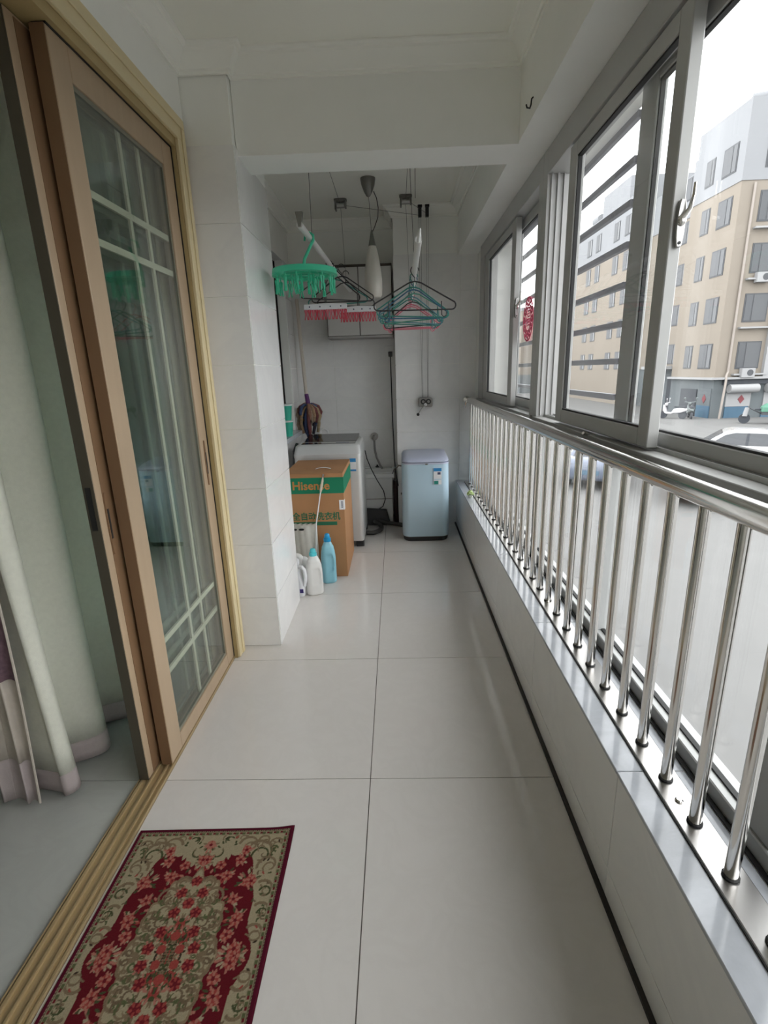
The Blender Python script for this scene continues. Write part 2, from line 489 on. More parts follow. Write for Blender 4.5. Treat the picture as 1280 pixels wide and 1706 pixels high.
def leaf(name, x0, x1, y0, y1, label, gy0, gy1, edge='door_edge'):
    t = thing(name, label, 'door', (0.5 * (x0 + x1), 0.5 * (y0 + y1), 0.014), kind='structure')
    z0, z1, gz0, gz1 = 0.015, 2.338, 0.08, 2.248
    build('stile', MB().box(x0, x1, y0, gy0, z0, z1), 'door_gold', t, bevel=0.003)
    build('stile', MB().box(x0, x1, gy1, y1, z0, z1), 'door_gold', t, bevel=0.003)
    build('end_strip', MB().box(x0 + 0.002, x1 - 0.002, y0 - 0.003, y0 + 0.001, z0, z1), edge, t)
    build('rail', MB().box(x0, x1, gy0, gy1, z0, gz0), 'door_gold', t, bevel=0.002)
    build('rail', MB().box(x0, x1, gy0, gy1, gz1, z1), 'door_gold', t, bevel=0.002)
    xm = 0.5 * (x0 + x1)
    build('bead', MB().box(x1 - 0.016, x1 - 0.006, gy0, gy1, gz0, gz0 + 0.012).box(x1 - 0.016, x1 - 0.006, gy0, gy1, gz1 - 0.014, gz1)
          .box(x1 - 0.016, x1 - 0.006, gy0, gy0 + 0.010, gz0 + 0.012, gz1 - 0.014).box(x1 - 0.016, x1 - 0.006, gy1 - 0.010, gy1, gz0 + 0.012, gz1 - 0.014), mat('bead', lin(120, 118, 104), 0.4), t)
    build('pane', MB().box(xm + 0.0095, xm + 0.0125, gy0, gy1, gz0, gz1), 'door_glass', t)
    build('pane', MB().box(xm - 0.0125, xm - 0.0095, gy0, gy1, gz0, gz1), 'door_glass', t)
    for yy in (1.94, 2.07):
        build('muntin', MB().box(xm - 0.004, xm + 0.004, yy - 0.009, yy + 0.009, gz0, gz1), 'muntin', t)
    for zz in (0.342, 0.473, 1.851, 1.983):
        build('muntin', MB().box(xm - 0.0045, xm + 0.0045, gy0, gy1, zz - 0.011, zz + 0.011), 'muntin', t)
    return t
def flush_handle(par, x, y, z, m='door_edge'):
    h = build('flush_handle', MB().loft([[(x - 0.001, y + a, z + b) for a, b in ell], [(x + 0.004, y + a * 0.9, z + b * 0.98) for a, b in ell]]), 'door_edge', par, smooth=True)
    build('finger_slot', MB().box(x + 0.003, x + 0.0055, y - 0.004, y + 0.004, z - 0.05, z + 0.05), 'black_rubber', h)
ell = [(0.009 * cos(2 * pi * k / 20), 0.105 * max(-1, min(1, 1.15 * sin(2 * pi * k / 20)))) for k in range(20)]
d1 = leaf('door_1', -0.932, -0.889, 1.580, 2.338, 'sliding glass door leaf with gold wood frame and lattice, nearest the balcony', 1.672, 2.250)
flush_handle(d1, -0.889, 2.292, 1.055)
d2 = leaf('door_2', -0.982, -0.944, 1.505, 2.300, 'second sliding door leaf, standing right behind the front leaf', 1.600, 2.205, mat('door_edge_shaded', lin(74, 68, 56), 0.5))  # end face colour darkened to paint in the room's shade
flush_handle(d2, -0.9425, 1.545, 0.99)
build('seal', MB().box(-0.925, -0.886, 2.3382, 2.3418, 0.016, 2.338), 'black_rubber', d1)
build('seal', MB().box(-0.925, -0.886, 1.580, 2.338, 2.3382, 2.3415), 'black_rubber', d1)
build('shade_strip', MB().box(-0.9445, -0.9425, 1.538, 1.598, 0.02, 2.33), 'door_edge', d2)  # brown strip painting the front leaf's shade on this stile
build('lock_slot', MB().box(-0.972, -0.955, 1.4995, 1.5015, 0.98, 1.12), 'black_rubber', d2)

# ================================================================== RAILING
rl = thing('handrail', 'stainless steel railing with round bars along the windows', 'railing', (0.655, 1.5, ZS))
build('base_plate', MB().box(0.618, 0.692, YN + 0.02, 4.60, ZS, ZS + 0.007), 'steel_plate', rl, bevel=0.002)
build('plate_edge', MB().box(0.6155, 0.618, YN + 0.02, 4.60, ZS, ZS + 0.004), 'gasket', rl)
build('top_rail', MB().tube([(0.655, YN + 0.02, 1.166), (0.655, 4.50, 1.166), (0.652, 4.56, 1.168), (0.645, 4.60, 1.17), (0.64, 4.64, 1.17), (0.64, 4.688, 1.17)], [0.027, 0.027, 0.026, 0.02, 0.012, 0.012], 20), 'steel', rl, smooth=True)
build('wall_bracket', MB().cyl((0.64, 4.682, 1.17), (0.64, 4.69, 1.17), 0.03, 18).tube([(0.64, 4.66, 1.165), (0.628, 4.67, 1.13), (0.622, 4.685, 1.10)], 0.008, 8), 'steel', rl, smooth=True)
bar0 = None
for k in range(-18, 30):
    y = 0.798 + 0.1273 * k
    if bar0 is None:
        bar0 = build('bar', MB().cyl((0.655, 0, ZS + 0.007), (0.655, 0, 1.145), 0.0132, 16), 'steel', rl, smooth=True)
        bar0.location.y = y
        cuff = build('cuff', MB().lathe([(0.0165, 0), (0.0165, 0.004), (0.014, 0.006)], (0.655, 0, ZS + 0.007), 14), 'gasket', bar0)
    else:
        b = bar0.copy(); COL.objects.link(b); b.location.y = y
        c = cuff.copy(); COL.objects.link(c); c.parent = b
for y in (-0.4, 0.22, 0.985, 2.06, 3.05, 3.85):
    build('bolt', MB().lathe([(0.009, 0), (0.009, 0.003), (0.006, 0.006), (0.002, 0.006)], (0.652, y, ZS + 0.007), 12), 'steel', rl, smooth=True)
build('pin', MB().cyl((0.70, 1.845, 1.190), (0.668, 1.83, 1.205), 0.006, 10).lathe([(0.012, 0), (0.012, 0.004)], (0.70, 1.85, 1.186), 12), 'steel', rl, smooth=True)

# ================================================================== WINDOWS ON THE RIGHT
def sash(par, x0, x1, y0, y1, z0, z1, s0, s1, r0, r1):
    s = build('sash', MB().box(x0, x1, y0, s0, z0, z1).box(x0, x1, s1, y1, z0, z1).box(x0, x1, s0, s1, z0, r0).box(x0, x1, s0, s1, r1, z1), 'alu', par, bevel=0.0025, seg=1)
    xm = 0.5 * (x0 + x1)
    build('gasket', MB().box(x0 + 0.004, xm + 0.004, s0, s1, r0, r0 + 0.006).box(x0 + 0.004, xm + 0.004, s0, s1, r1 - 0.006, r1)
          .box(x0 + 0.006, xm + 0.004, s0, s0 + 0.005, r0, r1).box(x0 + 0.006, xm + 0.004, s1 - 0.005, s1, r0, r1), 'gasket', s)
    build('pane', MB().box(xm - 0.0025, xm + 0.0025, s0, s1, r0, r1), 'window_glass', s)
    return s
FX0, FX1 = 0.698, 0.80
w1 = struct('window_1', MB().box(0.686, FX1, 0.80, 2.58, 1.125, 1.197).box(FX0, FX1, 0.80, 2.58, 2.262, 2.366).box(FX0, FX1, 0.80, 0.88, 1.197, 2.262)
            .box(FX0, FX1, 2.578, 2.645, 1.125, 2.366), 'alu', 'sliding aluminium window beside the viewer', bevel=0.002, seg=1)
def ribs(par, y0, y1):
    for xa, xb in ((0.739, 0.744), (0.752, 0.756), (0.785, 0.789)):
        build('track_rib', MB().box(xa, xb, y0, y1, 1.197, 1.209), 'alu_light', par)
ribs(w1, 0.88, 2.578)
for xa, xb in ((0.715, 0.721), (0.742, 0.750), (0.77, 0.774)):
    build('jamb_rib', MB().box(xa, xb, 2.566, 2.578, 1.205, 2.262), 'alu_light', w1)
s1 = sash(w1, 0.705, 0.737, 1.44, 2.29, 1.207, 2.256, 1.50, 2.21, 1.258, 2.205)
s2 = sash(w1, 0.757, 0.785, 0.884, 1.80, 1.207, 2.256, 0.94, 1.70, 1.246, 2.205)
def latch(par, x, y, z):
    l = build('latch', MB().loft([rr for rr in [[(x + u, y - 0.002, z + v) for u, v in lat], [(x + u, y - 0.012, z + v) for u, v in lat]]]), 'steel_plate', par, bevel=0.002)
    build('lever', MB().tube([(x, y - 0.014, z + 0.01), (x + 0.012, y - 0.022, z + 0.03), (x + 0.016, y - 0.026, z + 0.06), (x + 0.016, y - 0.026, z + 0.085)], [0.007, 0.0055, 0.004, 0.0035], 10).ball((x, y - 0.014, z + 0.006), 0.011, s=(1, .6, 1.2)), 'steel', l, smooth=True)
    build('screw', MB().cyl((x, y - 0.0115, z - 0.045), (x, y - 0.0135, z - 0.045), 0.004, 10), 'black_rubber', l)
lat = [(0.011 * cos(2 * pi * k / 24), 0.055 * max(-1, min(1, 1.2 * sin(2 * pi * k / 24)))) for k in range(24)]
latch(s1, 0.726, 1.44, 1.775)
w2 = struct('window_2', MB().box(0.686, FX1, 2.646, 4.42, 1.125, 1.197).box(FX0, FX1, 2.646, 4.42, 2.262, 2.366).box(FX0, FX1, 2.646, 2.71, 1.197, 2.262)
            .box(FX0, FX1, 4.22, 4.42, 1.197, 2.262), 'alu', 'sliding aluminium window at the far end', bevel=0.002, seg=1)
ribs(w2, 2.71, 4.22)
s3 = sash(w2, 0.705, 0.737, 3.20, 4.215, 1.207, 2.256, 3.30, 4.07, 1.258, 2.205)
s4 = sash(w2, 0.757, 0.785, 2.715, 3.46, 1.207, 2.256, 2.78, 3.36, 1.256, 2.205)
latch(s3, 0.722, 3.20, 1.775)
w4 = struct('window_4', MB().box(0.686, FX1, YN, 0.795, 1.125, 1.197).box(FX0, FX1, YN, 0.795, 2.262, 2.366).box(FX0, FX1, -0.75, -0.69, 1.197, 2.262), 'alu', 'window run behind the viewer')
sash(w4, 0.757, 0.785, -0.685, 0.790, 1.200, 2.260, -0.62, 0.73, 1.246, 2.205)
sash(w4, 0.757, 0.785, YN + 0.01, -0.755, 1.200, 2.260, YN + 0.07, -0.82, 1.246, 2.205)
w3 = struct('window_3', MB().box(0.735, FX1, YN, 4.42, ZS + 0.001, 0.468), 'alu_light', 'row of fixed lower panes behind the railing', bevel=0.003, seg=1)
build('sill_groove', MB().box(0.7225, 0.734, YN, 4.42, ZS - 0.001, ZS + 0.004), 'gasket', w3)
LM = [YN, -0.72, 0.82, 1.74, 2.65, 3.55, 4.36]
for a in LM[1:]:
    build('mullion', MB().box(0.742, FX1, a, a + 0.065, 0.468, 1.124), 'alu_light', w3, bevel=0.002, seg=1)
for a, b in zip(LM[:-1], LM[1:]):
    build('gasket', MB().box(0.758, 0.772, a + 0.065, b, 0.468, 0.473), 'gasket', w3)
    build('pane', MB().box(0.764, 0.769, a + 0.065, b, 0.468, 1.124), 'window_glass', w3)

# paper-cut decoration on the far pane
pc = thing('paper_cut', 'round red paper-cut decoration stuck on the far window pane', 'decoration', (0.764, 3.085, 1.70))
mat('red_paper', lin(222, 84, 116), 0.7)
mbr = MB()
def ring_yz(mb, c, r0, r1, n=40, sc=1.0):
    x0, x1 = 0.7640, 0.7655
    vs, fs = [], []
    for k in range(n):
        a = 2 * pi * k / n
        for x in (x0, x1):
            for r in (r0, r1):
                vs.append((x, c[0] + r * cos(a), c[1] + sc * r * sin(a)))
    for k in range(n):
        a, b = 4 * k, 4 * ((k + 1) % n)
        fs += [(a, b, b + 1, a + 1), (a + 2, a + 3, b + 3, b + 2), (a, a + 2, b + 2, b), (a + 1, b + 1, b + 3, a + 3)]
    mb.add(vs, fs)
ring_yz(mbr, (3.085, 1.70), 0.104, 0.114, sc=1.06)
for k in range(12):
    a = 2 * pi * k / 12
    ring_yz(mbr, (3.085 + 0.083 * cos(a), 1.70 + 0.088 * sin(a)), 0.006, 0.021, 14)
ring_yz(mbr, (3.085, 1.70), 0.056, 0.064, sc=1.06)
build('lace', mbr, 'red_paper', pc)
text_mesh('character', '福', 0.10, 'red_paper', pc, (0.7640, 3.085, 1.668), FACE_NEG_X, 'CENTER')

# security grille outside
gr = thing('security_grille', 'dull steel security bars outside the window', 'grille', (0.95, 3.3, 1.2))
mat('grille_steel', lin(150, 150, 156), 0.6, 0.1)
for k in range(8):
    z = 1.30 + 0.150 * k
    build('grille_bar', MB().box(0.94, 0.962, 2.26, 4.38, z - 0.013, z + 0.013), 'grille_steel', gr, bevel=0.003)
for y in (2.20, 3.30, 4.34):
    build('grille_post', MB().box(0.955, 0.99, y, y + 0.06, 1.15, 2.42), 'grille_steel', gr, bevel=0.003)
for y in (2.215, 4.355):
    build('grille_arm', MB().box(0.80, 0.955, y, y + 0.03, 1.16, 1.185), 'grille_steel', gr)
hk = build('wall_hook', MB().tube([(0.551, 2.29, 2.43), (0.545, 2.29, 2.425), (0.543, 2.29, 2.405), (0.538, 2.285, 2.392), (0.526, 2.28, 2.392), (0.522, 2.278, 2.402)], 0.003, 8), mat('dark_metal', (0.05, 0.05, 0.05, 1), 0.4, 0.8), smooth=True)
tag(hk, 'small metal hook screwed into the lintel above the windows', 'hook')
# ================================================================== THINGS IN THE BALCONY
mat('white_plastic', (0.80, 0.80, 0.79, 1), 0.35)
mat('black_plastic', (0.018, 0.018, 0.02, 1), 0.45)
mat('grey_metal', (0.22, 0.215, 0.20, 1), 0.35, 0.8)
mat('wire', (0.06, 0.055, 0.05, 1), 0.6)

# ---- rug
def make_rug():
    Wd, L, nx, ny = 0.512, 0.760, 256, 380
    cx, cy = -0.622, 0.925
    xs = (np.arange(nx + 1) / nx - 0.5) * Wd
    ys = (np.arange(ny + 1) / ny - 0.5) * L
    X, Y = np.meshgrid(xs, ys)
    C = np.zeros(X.shape + (3,))
    cream = np.array((0.34, 0.285, 0.185)); red = np.array((0.115, 0.010, 0.015)); edge = np.array((0.085, 0.008, 0.020))
    tan = np.array((0.195, 0.140, 0.085)); green = np.array((0.060, 0.068, 0.030)); rose = np.array((0.30, 0.055, 0.045)); pink = np.array((0.37, 0.15, 0.11)); dark = np.array((0.045, 0.03, 0.02)); drose = np.array((0.14, 0.015, 0.02))
    C[:] = cream
    rnd = random.Random(3)
    def put(mask, col): C[mask] = col
    def ellipse(x, y, a, b, ang, col):
        R = max(a, b)
        for sx in (1, -1):
            for sy in (1, -1):
                i0, i1 = np.searchsorted(ys, (sy * y - R, sy * y + R))
                j0, j1 = np.searchsorted(xs, (sx * x - R, sx * x + R))
                if i0 >= i1 or j0 >= j1: continue
                dx, dy = X[i0:i1, j0:j1] - sx * x, Y[i0:i1, j0:j1] - sy * y
                an = ang * sx * sy
                u = dx * cos(an) + dy * sin(an); v = -dx * sin(an) + dy * cos(an)
                C[i0:i1, j0:j1][(u / a) ** 2 + (v / b) ** 2 < 1] = col
    def bouquet(x, y, s, roses=3, leaves=14, cols=(rose, pink)):
        for k in range(leaves):
            a = rnd.uniform(0, 2 * pi); r = s * rnd.uniform(0.55, 1.1)
            ellipse(x + r * cos(a), y + r * sin(a), 0.0095 * rnd.uniform(.7, 1.2), 0.0032, a, rnd.choice((green, cream, tan, pink, pink)))
        for k in range(roses):
            a = rnd.uniform(0, 2 * pi); r = s * 0.38 * (k > 0)
            px, py = x + r * cos(a), y + r * sin(a)
            ellipse(px, py, 0.015, 0.013, a, cols[0])
            for j in range(5):
                b = 2 * pi * j / 5 + a
                ellipse(px + 0.011 * cos(b), py + 0.011 * sin(b), 0.006, 0.0035, b, cols[1])
            ellipse(px, py, 0.005, 0.005, 0, drose)
    def scroll(x, y, r, a0, a1, w, col):
        n = int(40 * abs(a1 - a0) / pi) + 6
        for k in range(n):
            t = k / (n - 1); a = a0 + (a1 - a0) * t; q = r * (1 - 0.55 * t)
            ellipse(x + q * cos(a), y + q * sin(a), w * (1.1 - 0.5 * t), w * (1.1 - 0.5 * t), 0, col)
    TH = np.arctan2(Y / 0.33, X / 0.2)
    # red field with a wavy edge, cream lobes hanging in at both ends
    wob = 1 + 0.045 * np.cos(8 * TH) + 0.03 * np.cos(14 * TH)
    fld = (np.abs(X) / (0.198 * wob)) ** 2.3 + (np.abs(Y) / (0.325 * wob)) ** 2.3 < 1
    put(fld, red)
    put((X / 0.085) ** 2 + ((np.abs(Y) - 0.315) / 0.072) ** 2 < 1 + 0.15 * np.cos(30 * X / 0.085), cream)
    # scrolls in the cream ground
    for (x, y, r, a0, a1, w) in ((.165, .285, .050, 2.6, -1.6, .0048), (.200, .245, .034, 3.3, -1.0, .004), (.125, .315, .034, 2.9, -1.2, .004), (.205, .315, .026, 0, 4.5, .0035), (.170, .330, .020, 3, -1.5, .003),
                                 (.205, .170, .030, 2.2, -2.2, .004), (.212, .110, .026, 2.4, -2.0, .0038), (.208, .050, .028, 2.4, -2.2, .004), (.048, .335, .030, .2, 3.2, .0035), (.03, .300, .03, -2.8, 0.4, .003), (.09, .345, .02, 0, 3.4, .003)):
        scroll(x, y, r, a0, a1, w, tan)
        scroll(x + .006, y - .006, r * .62, a0 + .6, a1 + .4, w * .7, green if rnd.random() < .35 else tan)
    for k in range(16):
        ellipse(rnd.uniform(.18, .222), rnd.uniform(0, .33), .006, .0025, rnd.uniform(0, 3), rnd.choice((green, dark, rose, tan)))
    for k in range(10):
        ellipse(rnd.uniform(.0, .08), rnd.uniform(.305, .345), .006, .0028, rnd.uniform(0, 3), rnd.choice((green, dark, rose, green)))
    bouquet(.0, .318, .020, 1, 8); bouquet(.12, .298, .016, 1, 6)
    # medallion
    T2 = np.arctan2(Y / 0.225, X / 0.118)
    rad = np.sqrt((X / 0.118) ** 2 + (Y / 0.225) ** 2)
    med = 1 + 0.055 * np.cos(12 * T2) + 0.03 * np.cos(20 * T2)
    # flowers in the red field
    for k in range(11):
        a = pi / 2 * k / 10
        ellipse(0.132 * cos(a), 0.245 * sin(a), 0.008, 0.003, a + rnd.uniform(-1, 1), rnd.choice((pink, rose, tan, green)))
        ellipse(0.128 * cos(a + .05), 0.238 * sin(a + .05), 0.007, 0.0035, a + rnd.uniform(-1, 1), rnd.choice((pink, rose)))
    put(rad < med, cream)
    put((rad < med) & (rad > med - 0.045), tan * 1.25)
    for (x, y, r, a0, a1, w) in ((.070, .150, .032, 2.4, -1.4, .004), (.088, .085, .030, 2.2, -1.8, .004), (.094, .020, .030, 2.0, -2.2, .004), (.040, .190, .026, 2.6, -1.2, .004), (.055, .110, .022, 0, 4, .003), (.060, .050, .02, 0, -4, .003)):
        scroll(x, y, r, a0, a1, w, tan); scroll(x - .004, y + .004, r * .5, a1, a0, w * .7, tan)
    for (x, y, s, n_, l_) in ((.150, .195, .030, 3, 18), (.150, .095, .022, 2, 12), (.165, .005, .030, 3, 18), (.0, .262, .022, 2, 12), (.085, .215, .018, 1, 9), (.125, .145, .015, 1, 9), (.135, .050, .014, 1, 8), (.110, .265, .016, 1, 8), (.055, .250, .012, 1, 6)):
        bouquet(x, y, s, n_, l_)
    for (x, y) in ((0.0, 0.075), (0.022, 0.045), (0.0, 0.0)):
        bouquet(x, y, .024, 1, 16, (rose, rose))
    for k in range(50):
        a = rnd.uniform(0, 2 * pi); q = rnd.uniform(.1, .62)
        ellipse(.06 * q * cos(a), .13 * q * sin(a), .006, .0026, rnd.uniform(0, 3), rnd.choice((green, green, dark, tan)))
    for k in range(70):
        a = rnd.uniform(0, 2 * pi); q = rnd.uniform(.55, .95)
        scroll(.112 * q * cos(a), .215 * q * sin(a), rnd.uniform(.008, .016), a, a + rnd.choice((-1, 1)) * rnd.uniform(2, 4), .0026, rnd.choice((tan, tan, tan * .75, green * 1.6)))
    for k in range(46):
        x, y = rnd.uniform(.15, .225), rnd.uniform(0, .345)
        if (x / .2) ** 2.3 + (y / .33) ** 2.3 > 1.05:
            scroll(x, y, rnd.uniform(.007, .015), rnd.uniform(0, 6), rnd.uniform(0, 6), .0024, rnd.choice((tan, tan * .75, green * 1.4, tan)))
    for (x, y) in ((.03, .11), (.045, .06), (.0, .135), (.03, .165), (.06, .02), (.0, .20)):
        bouquet(x, y, .013, 1, 7, (drose, rose))
    ellipse(0, .05, .013, .012, 0, rose); ellipse(.024, .018, .012, .011, 0, rose); ellipse(0, 0.09, .008, .006, 0, green)
    # guard stripes and edging
    mx, my = Wd / 2 - np.abs(X), L / 2 - np.abs(Y)
    d = np.minimum(mx, my)
    band = d < 0.030
    put(band, cream * 0.85)
    along = np.where(mx < my, Y, X)
    put(band & (np.abs(d - 0.0225) < 0.0045) & (np.sin(along * 2 * pi / 0.022) > 0.0), green * 1.6)
    put(band & (np.abs(d - 0.0225) < 0.0030) & (np.sin(along * 2 * pi / 0.022 + 2.4) > 0.35), drose)
    put(band & (np.abs(d - 0.0155) < 0.0012), tan * 0.6)
    put(band & (np.abs(d - 0.0295) < 0.0010), tan * 0.6)
    put(band & (np.abs(d - 0.0138) < 0.0016) & (np.sin(along * 2 * pi / 0.007) > 0.2), dark * 2)
    put(d < 0.0125, edge)
    C *= (0.90 + 0.2 * np.random.RandomState(1).rand(*X.shape))[..., None]
    Z = 0.006 + 0.0006 * np.random.RandomState(2).rand(*X.shape)
    Z[d < 0.0125] = 0.0072
    Z[d < 0.0022] = 0.0012
    curl = 0.010 * np.clip((X - Wd / 2 + 0.10) / 0.10, 0, 1) ** 2 * np.clip((Y - L / 2 + 0.10) / 0.10, 0, 1) ** 2
    V = np.stack([X + cx + 0.012 * (0.37 - Y) * 0, Y + cy + 0.02 * X, Z + curl], -1).reshape(-1, 3)
    idx = np.arange((nx + 1) * (ny + 1)).reshape(ny + 1, nx + 1)
    Q = np.stack([idx[:-1, :-1], idx[:-1, 1:], idx[1:, 1:], idx[1:, :-1]], -1).reshape(-1, 4)
    me = bpy.data.meshes.new('rug')
    me.from_pydata(V.tolist(), [], Q.tolist())
    at = me.color_attributes.new('Col', 'FLOAT_COLOR', 'POINT')
    at.data.foreach_set('color', np.concatenate([C.reshape(-1, 3), np.ones((C.size // 3, 1))], 1).ravel())
    me.materials.append(vcol_mat('rug_pile'))
    o = bpy.data.objects.new('rug', me)
    COL.objects.link(o)
    tag(o, 'red and cream floral rug lying beside the sliding door', 'rug')
make_rug()

# ---- curtain, drape and cabinet in the room behind the door
cu = thing('curtain', 'cream curtain with a mauve hem behind the sliding door', 'curtain', (-1.23, 1.9, 0.02))
cloth('curtain_cloth', (0.84, 0.84, 0.75, 1), 0.30)
cloth('curtain_hem', (0.52, 0.45, 0.44, 1), 0.2)
cloth('mauve_cloth', (0.25, 0.16, 0.19, 1), 0.12, var=0.25)
cloth('band_cloth', (0.60, 0.54, 0.47, 1), 0.2)
cpath = [(-1.335 + 0.012 * k, 1.462 - 0.0035 * k) for k in range(9)]
for k in range(150):
    t = k / 149
    y = 1.432 + 1.06 * t
    ph = 2 * pi * (y - 1.47) / 0.215
    cpath.append((-1.245 + 0.052 * cos(ph) + 0.010 * cos(2 * ph + 1), y + 0.030 * sin(ph) * 0.6))
def cdisp(i, z):
    k = (z / 2.6)
    return (0.012 * sin(i * 0.21 + z * 2.3) * (1 - 0.4 * k) - 0.02 * k, 0.010 * sin(i * 0.13 + z * 1.7))
build('curtain_panel', MB().sheet(cpath, [0.105 + (2.6 - 0.105) * k / 24 for k in range(25)], cdisp), 'curtain_cloth', cu, smooth=True, solid=0.002, angle=180)
build('hem', MB().sheet(cpath, [0.02, 0.05, 0.08, 0.105], cdisp), 'curtain_hem', cu, smooth=True, solid=0.003, angle=180)
dr = thing('drape', 'mauve drape with a cream band, at the near edge of the curtain', 'curtain', (-1.4, 1.45, 0.02))
dpath = [(-1.248, 1.398)]
for k in range(40):
    t = k / 39
    dpath.append((-1.252 - 0.115 * t - 0.012 * sin(9 * t), 1.400 + 0.012 * sin(11 * t) + 0.012 * t))
for k in range(1, 16):
    dpath.append((-1.367 - 0.012 * sin(9) + 0.002 * k, 1.400 + 0.012 * sin(11) + 0.012 + 0.0012 * k))
dd = lambda i, z: (0.008 * sin(z * 3 + i * .1) - 0.035 * (1 - min(1, z / 1.2)) * 1.0, 0.01 * sin(z * 2))
build('upper_panel', MB().sheet(dpath, [0.50 + 2.1 * k / 14 for k in range(15)], dd), 'mauve_cloth', dr, smooth=True, solid=0.003, angle=180)
build('cream_band', MB().sheet(dpath, [0.185, 0.26, 0.34, 0.42, 0.50], dd), 'band_cloth', dr, smooth=True, solid=0.003, angle=180)
build('lower_hem', MB().sheet(dpath, [0.018, 0.07, 0.13, 0.185], dd), 'curtain_hem', dr, smooth=True, solid=0.003, angle=180)
build('edge_piping', MB().tube([(dpath[0][0] + dd(0, z)[0], dpath[0][1] + dd(0, z)[1], z) for z in [0.018 + 2.5 * k / 20 for k in range(21)]], 0.004, 6), 'band_cloth', dr, smooth=True)
cb = thing('low_cabinet', 'black low cabinet on short feet, half hidden behind the curtain', 'cabinet', (-1.6, 2.0, 0))
build('cabinet_body', MB().box(-1.545, -1.33, 1.63, 2.75, 0.10, 0.62), 'black_plastic', cb, bevel=0.01)
for x, y in ((-1.345, 1.655), (-1.345, 1.86), (-1.345, 2.70), (-1.52, 1.66), (-1.52, 2.70)):
    build('foot', MB().lathe([(0.012, 0), (0.018, 0.10)], (x, y, 0), 12), 'black_plastic', cb, smooth=True)
cb2 = thing('sofa_arm', 'black sofa at the left edge of the room behind the drape', 'sofa', (-2.2, 1.2, 0))
build('arm', MB().box(-2.35, -1.56, 1.62, 1.80, 0.03, 0.60), 'black_plastic', cb2, bevel=0.02)
build('seat', MB().box(-3.0, -2.36, 0.6, 1.585, 0.03, 0.40), 'black_plastic', cb2, bevel=0.03)

# ---- carton
BX0, BX1, BY0, BY1, BZ = -0.80, -0.382, 3.42, 3.985, 0.770
mat('cardboard', lin(172, 126, 86), 0.85, var=0.06, vscale=5)
mat('green_print', lin(0, 118, 84), 0.7)
mat('dark_green_print', lin(30, 100, 70), 0.8)
mat('orange_print', lin(186, 128, 70), 0.8)
cbx = thing('appliance_carton', 'tall brown cardboard box with a green band', 'box', (-0.59, 3.7, 0))
build('body', MB().box(BX0, BX1, BY0, BY1, 0.0, BZ - 0.003), 'cardboard', cbx, bevel=0.004)
build('flap', MB().box(BX0 + 0.002, BX1 - 0.001, BY0 - 0.002, 3.70, BZ - 0.004, BZ + 0.001), 'cardboard', cbx, bevel=0.0015, seg=1)
build('flap', MB().box(BX0 + 0.002, BX1 - 0.001, 3.703, BY1, BZ - 0.004, BZ + 0.001), 'cardboard', cbx, bevel=0.0015, seg=1)
build('green_band', MB().box(BX0 + 0.004, BX1 + 0.0012, BY0 - 0.0012, BY1 - 0.004, 0.628, 0.742), 'green_print', cbx)
text_mesh('lettering', 'Hisense', 0.083, 'orange_print', cbx, (-0.742, BY0 - 0.0018, 0.658), FACE_NEG_Y, xs=1.0, bold=0.0018)
text_mesh('lettering', '全自动洗衣机', 0.062, 'dark_green_print', cbx, (-0.757, BY0 - 0.0006, 0.440), FACE_NEG_Y, xs=0.92, bold=0.0012)
build('print_rule', MB().box(-0.775, -0.44, BY0 - 0.0008, BY0, 0.430, 0.434), 'orange_print', cbx)
build('print_bar', MB().box(-0.775, -0.44, BY0 - 0.0008, BY0, 0.395, 0.422), 'dark_green_print', cbx)
mat('label_white', (0.80, 0.80, 0.82, 1), 0.6)
mat('label_blue', lin(40, 130, 190), 0.5)
mat('ink', lin(70, 75, 100), 0.7)
mat('label_green', lin(30, 130, 120), 0.6)
lb = build('label', MB().box(-0.418, BX1 + 0.0015, BY0 - 0.0015, BY0 + 0.03, 0.508, 0.578), 'label_white', cbx)
for k in range(7):
    build('barcode_line', MB().box(-0.404, -0.392, BY0 - 0.0019, BY0 - 0.0014, 0.522 + 0.007 * k, 0.522 + 0.007 * k + (0.0035 if k % 2 else 0.005)), 'ink', lb)
build('carry_strap', MB().loft([[(-0.595 + 0.11 * t, 3.585 + dy, BZ + 0.002 + 0.010 * sin(pi * t) + dz) for dy, dz in ((-0.009, 0), (0.009, 0), (0.009, 0.002), (-0.009, 0.002))] for t in [k / 8 for k in range(9)]]), 'white_plastic', cbx, smooth=True)

# ---- large washing machine behind the carton
wm = thing('washing_machine', 'silver top-loading washing machine behind the brown carton', 'washing machine', (-0.575, 4.34, 0))
mat('silver_paint', (0.62, 0.615, 0.60, 1), 0.35, 0.3)
mat('silver_light', (0.64, 0.645, 0.64, 1), 0.3, 0.15)
mat('smoked_glass', (0.03, 0.029, 0.028, 1), 0.10, coat=0.5)
wx, wy = -0.573, 4.335
build('cabinet', MB().loft([rrect(0.545, 0.560, 0.03, wx, wy, z) for z in (0.055, 0.775)]), 'silver_paint', wm, smooth=True)
top = MB().loft([rrect(0.550, 0.566, 0.034, wx, wy, 0.775), rrect(0.552, 0.568, 0.034, wx, wy, 0.800), rrect(0.535, 0.520, 0.045, wx, wy + 0.022, 0.860), rrect(0.505, 0.490, 0.05, wx, wy + 0.030, 0.872)])
build('top_frame', top, 'silver_light', wm, smooth=True)
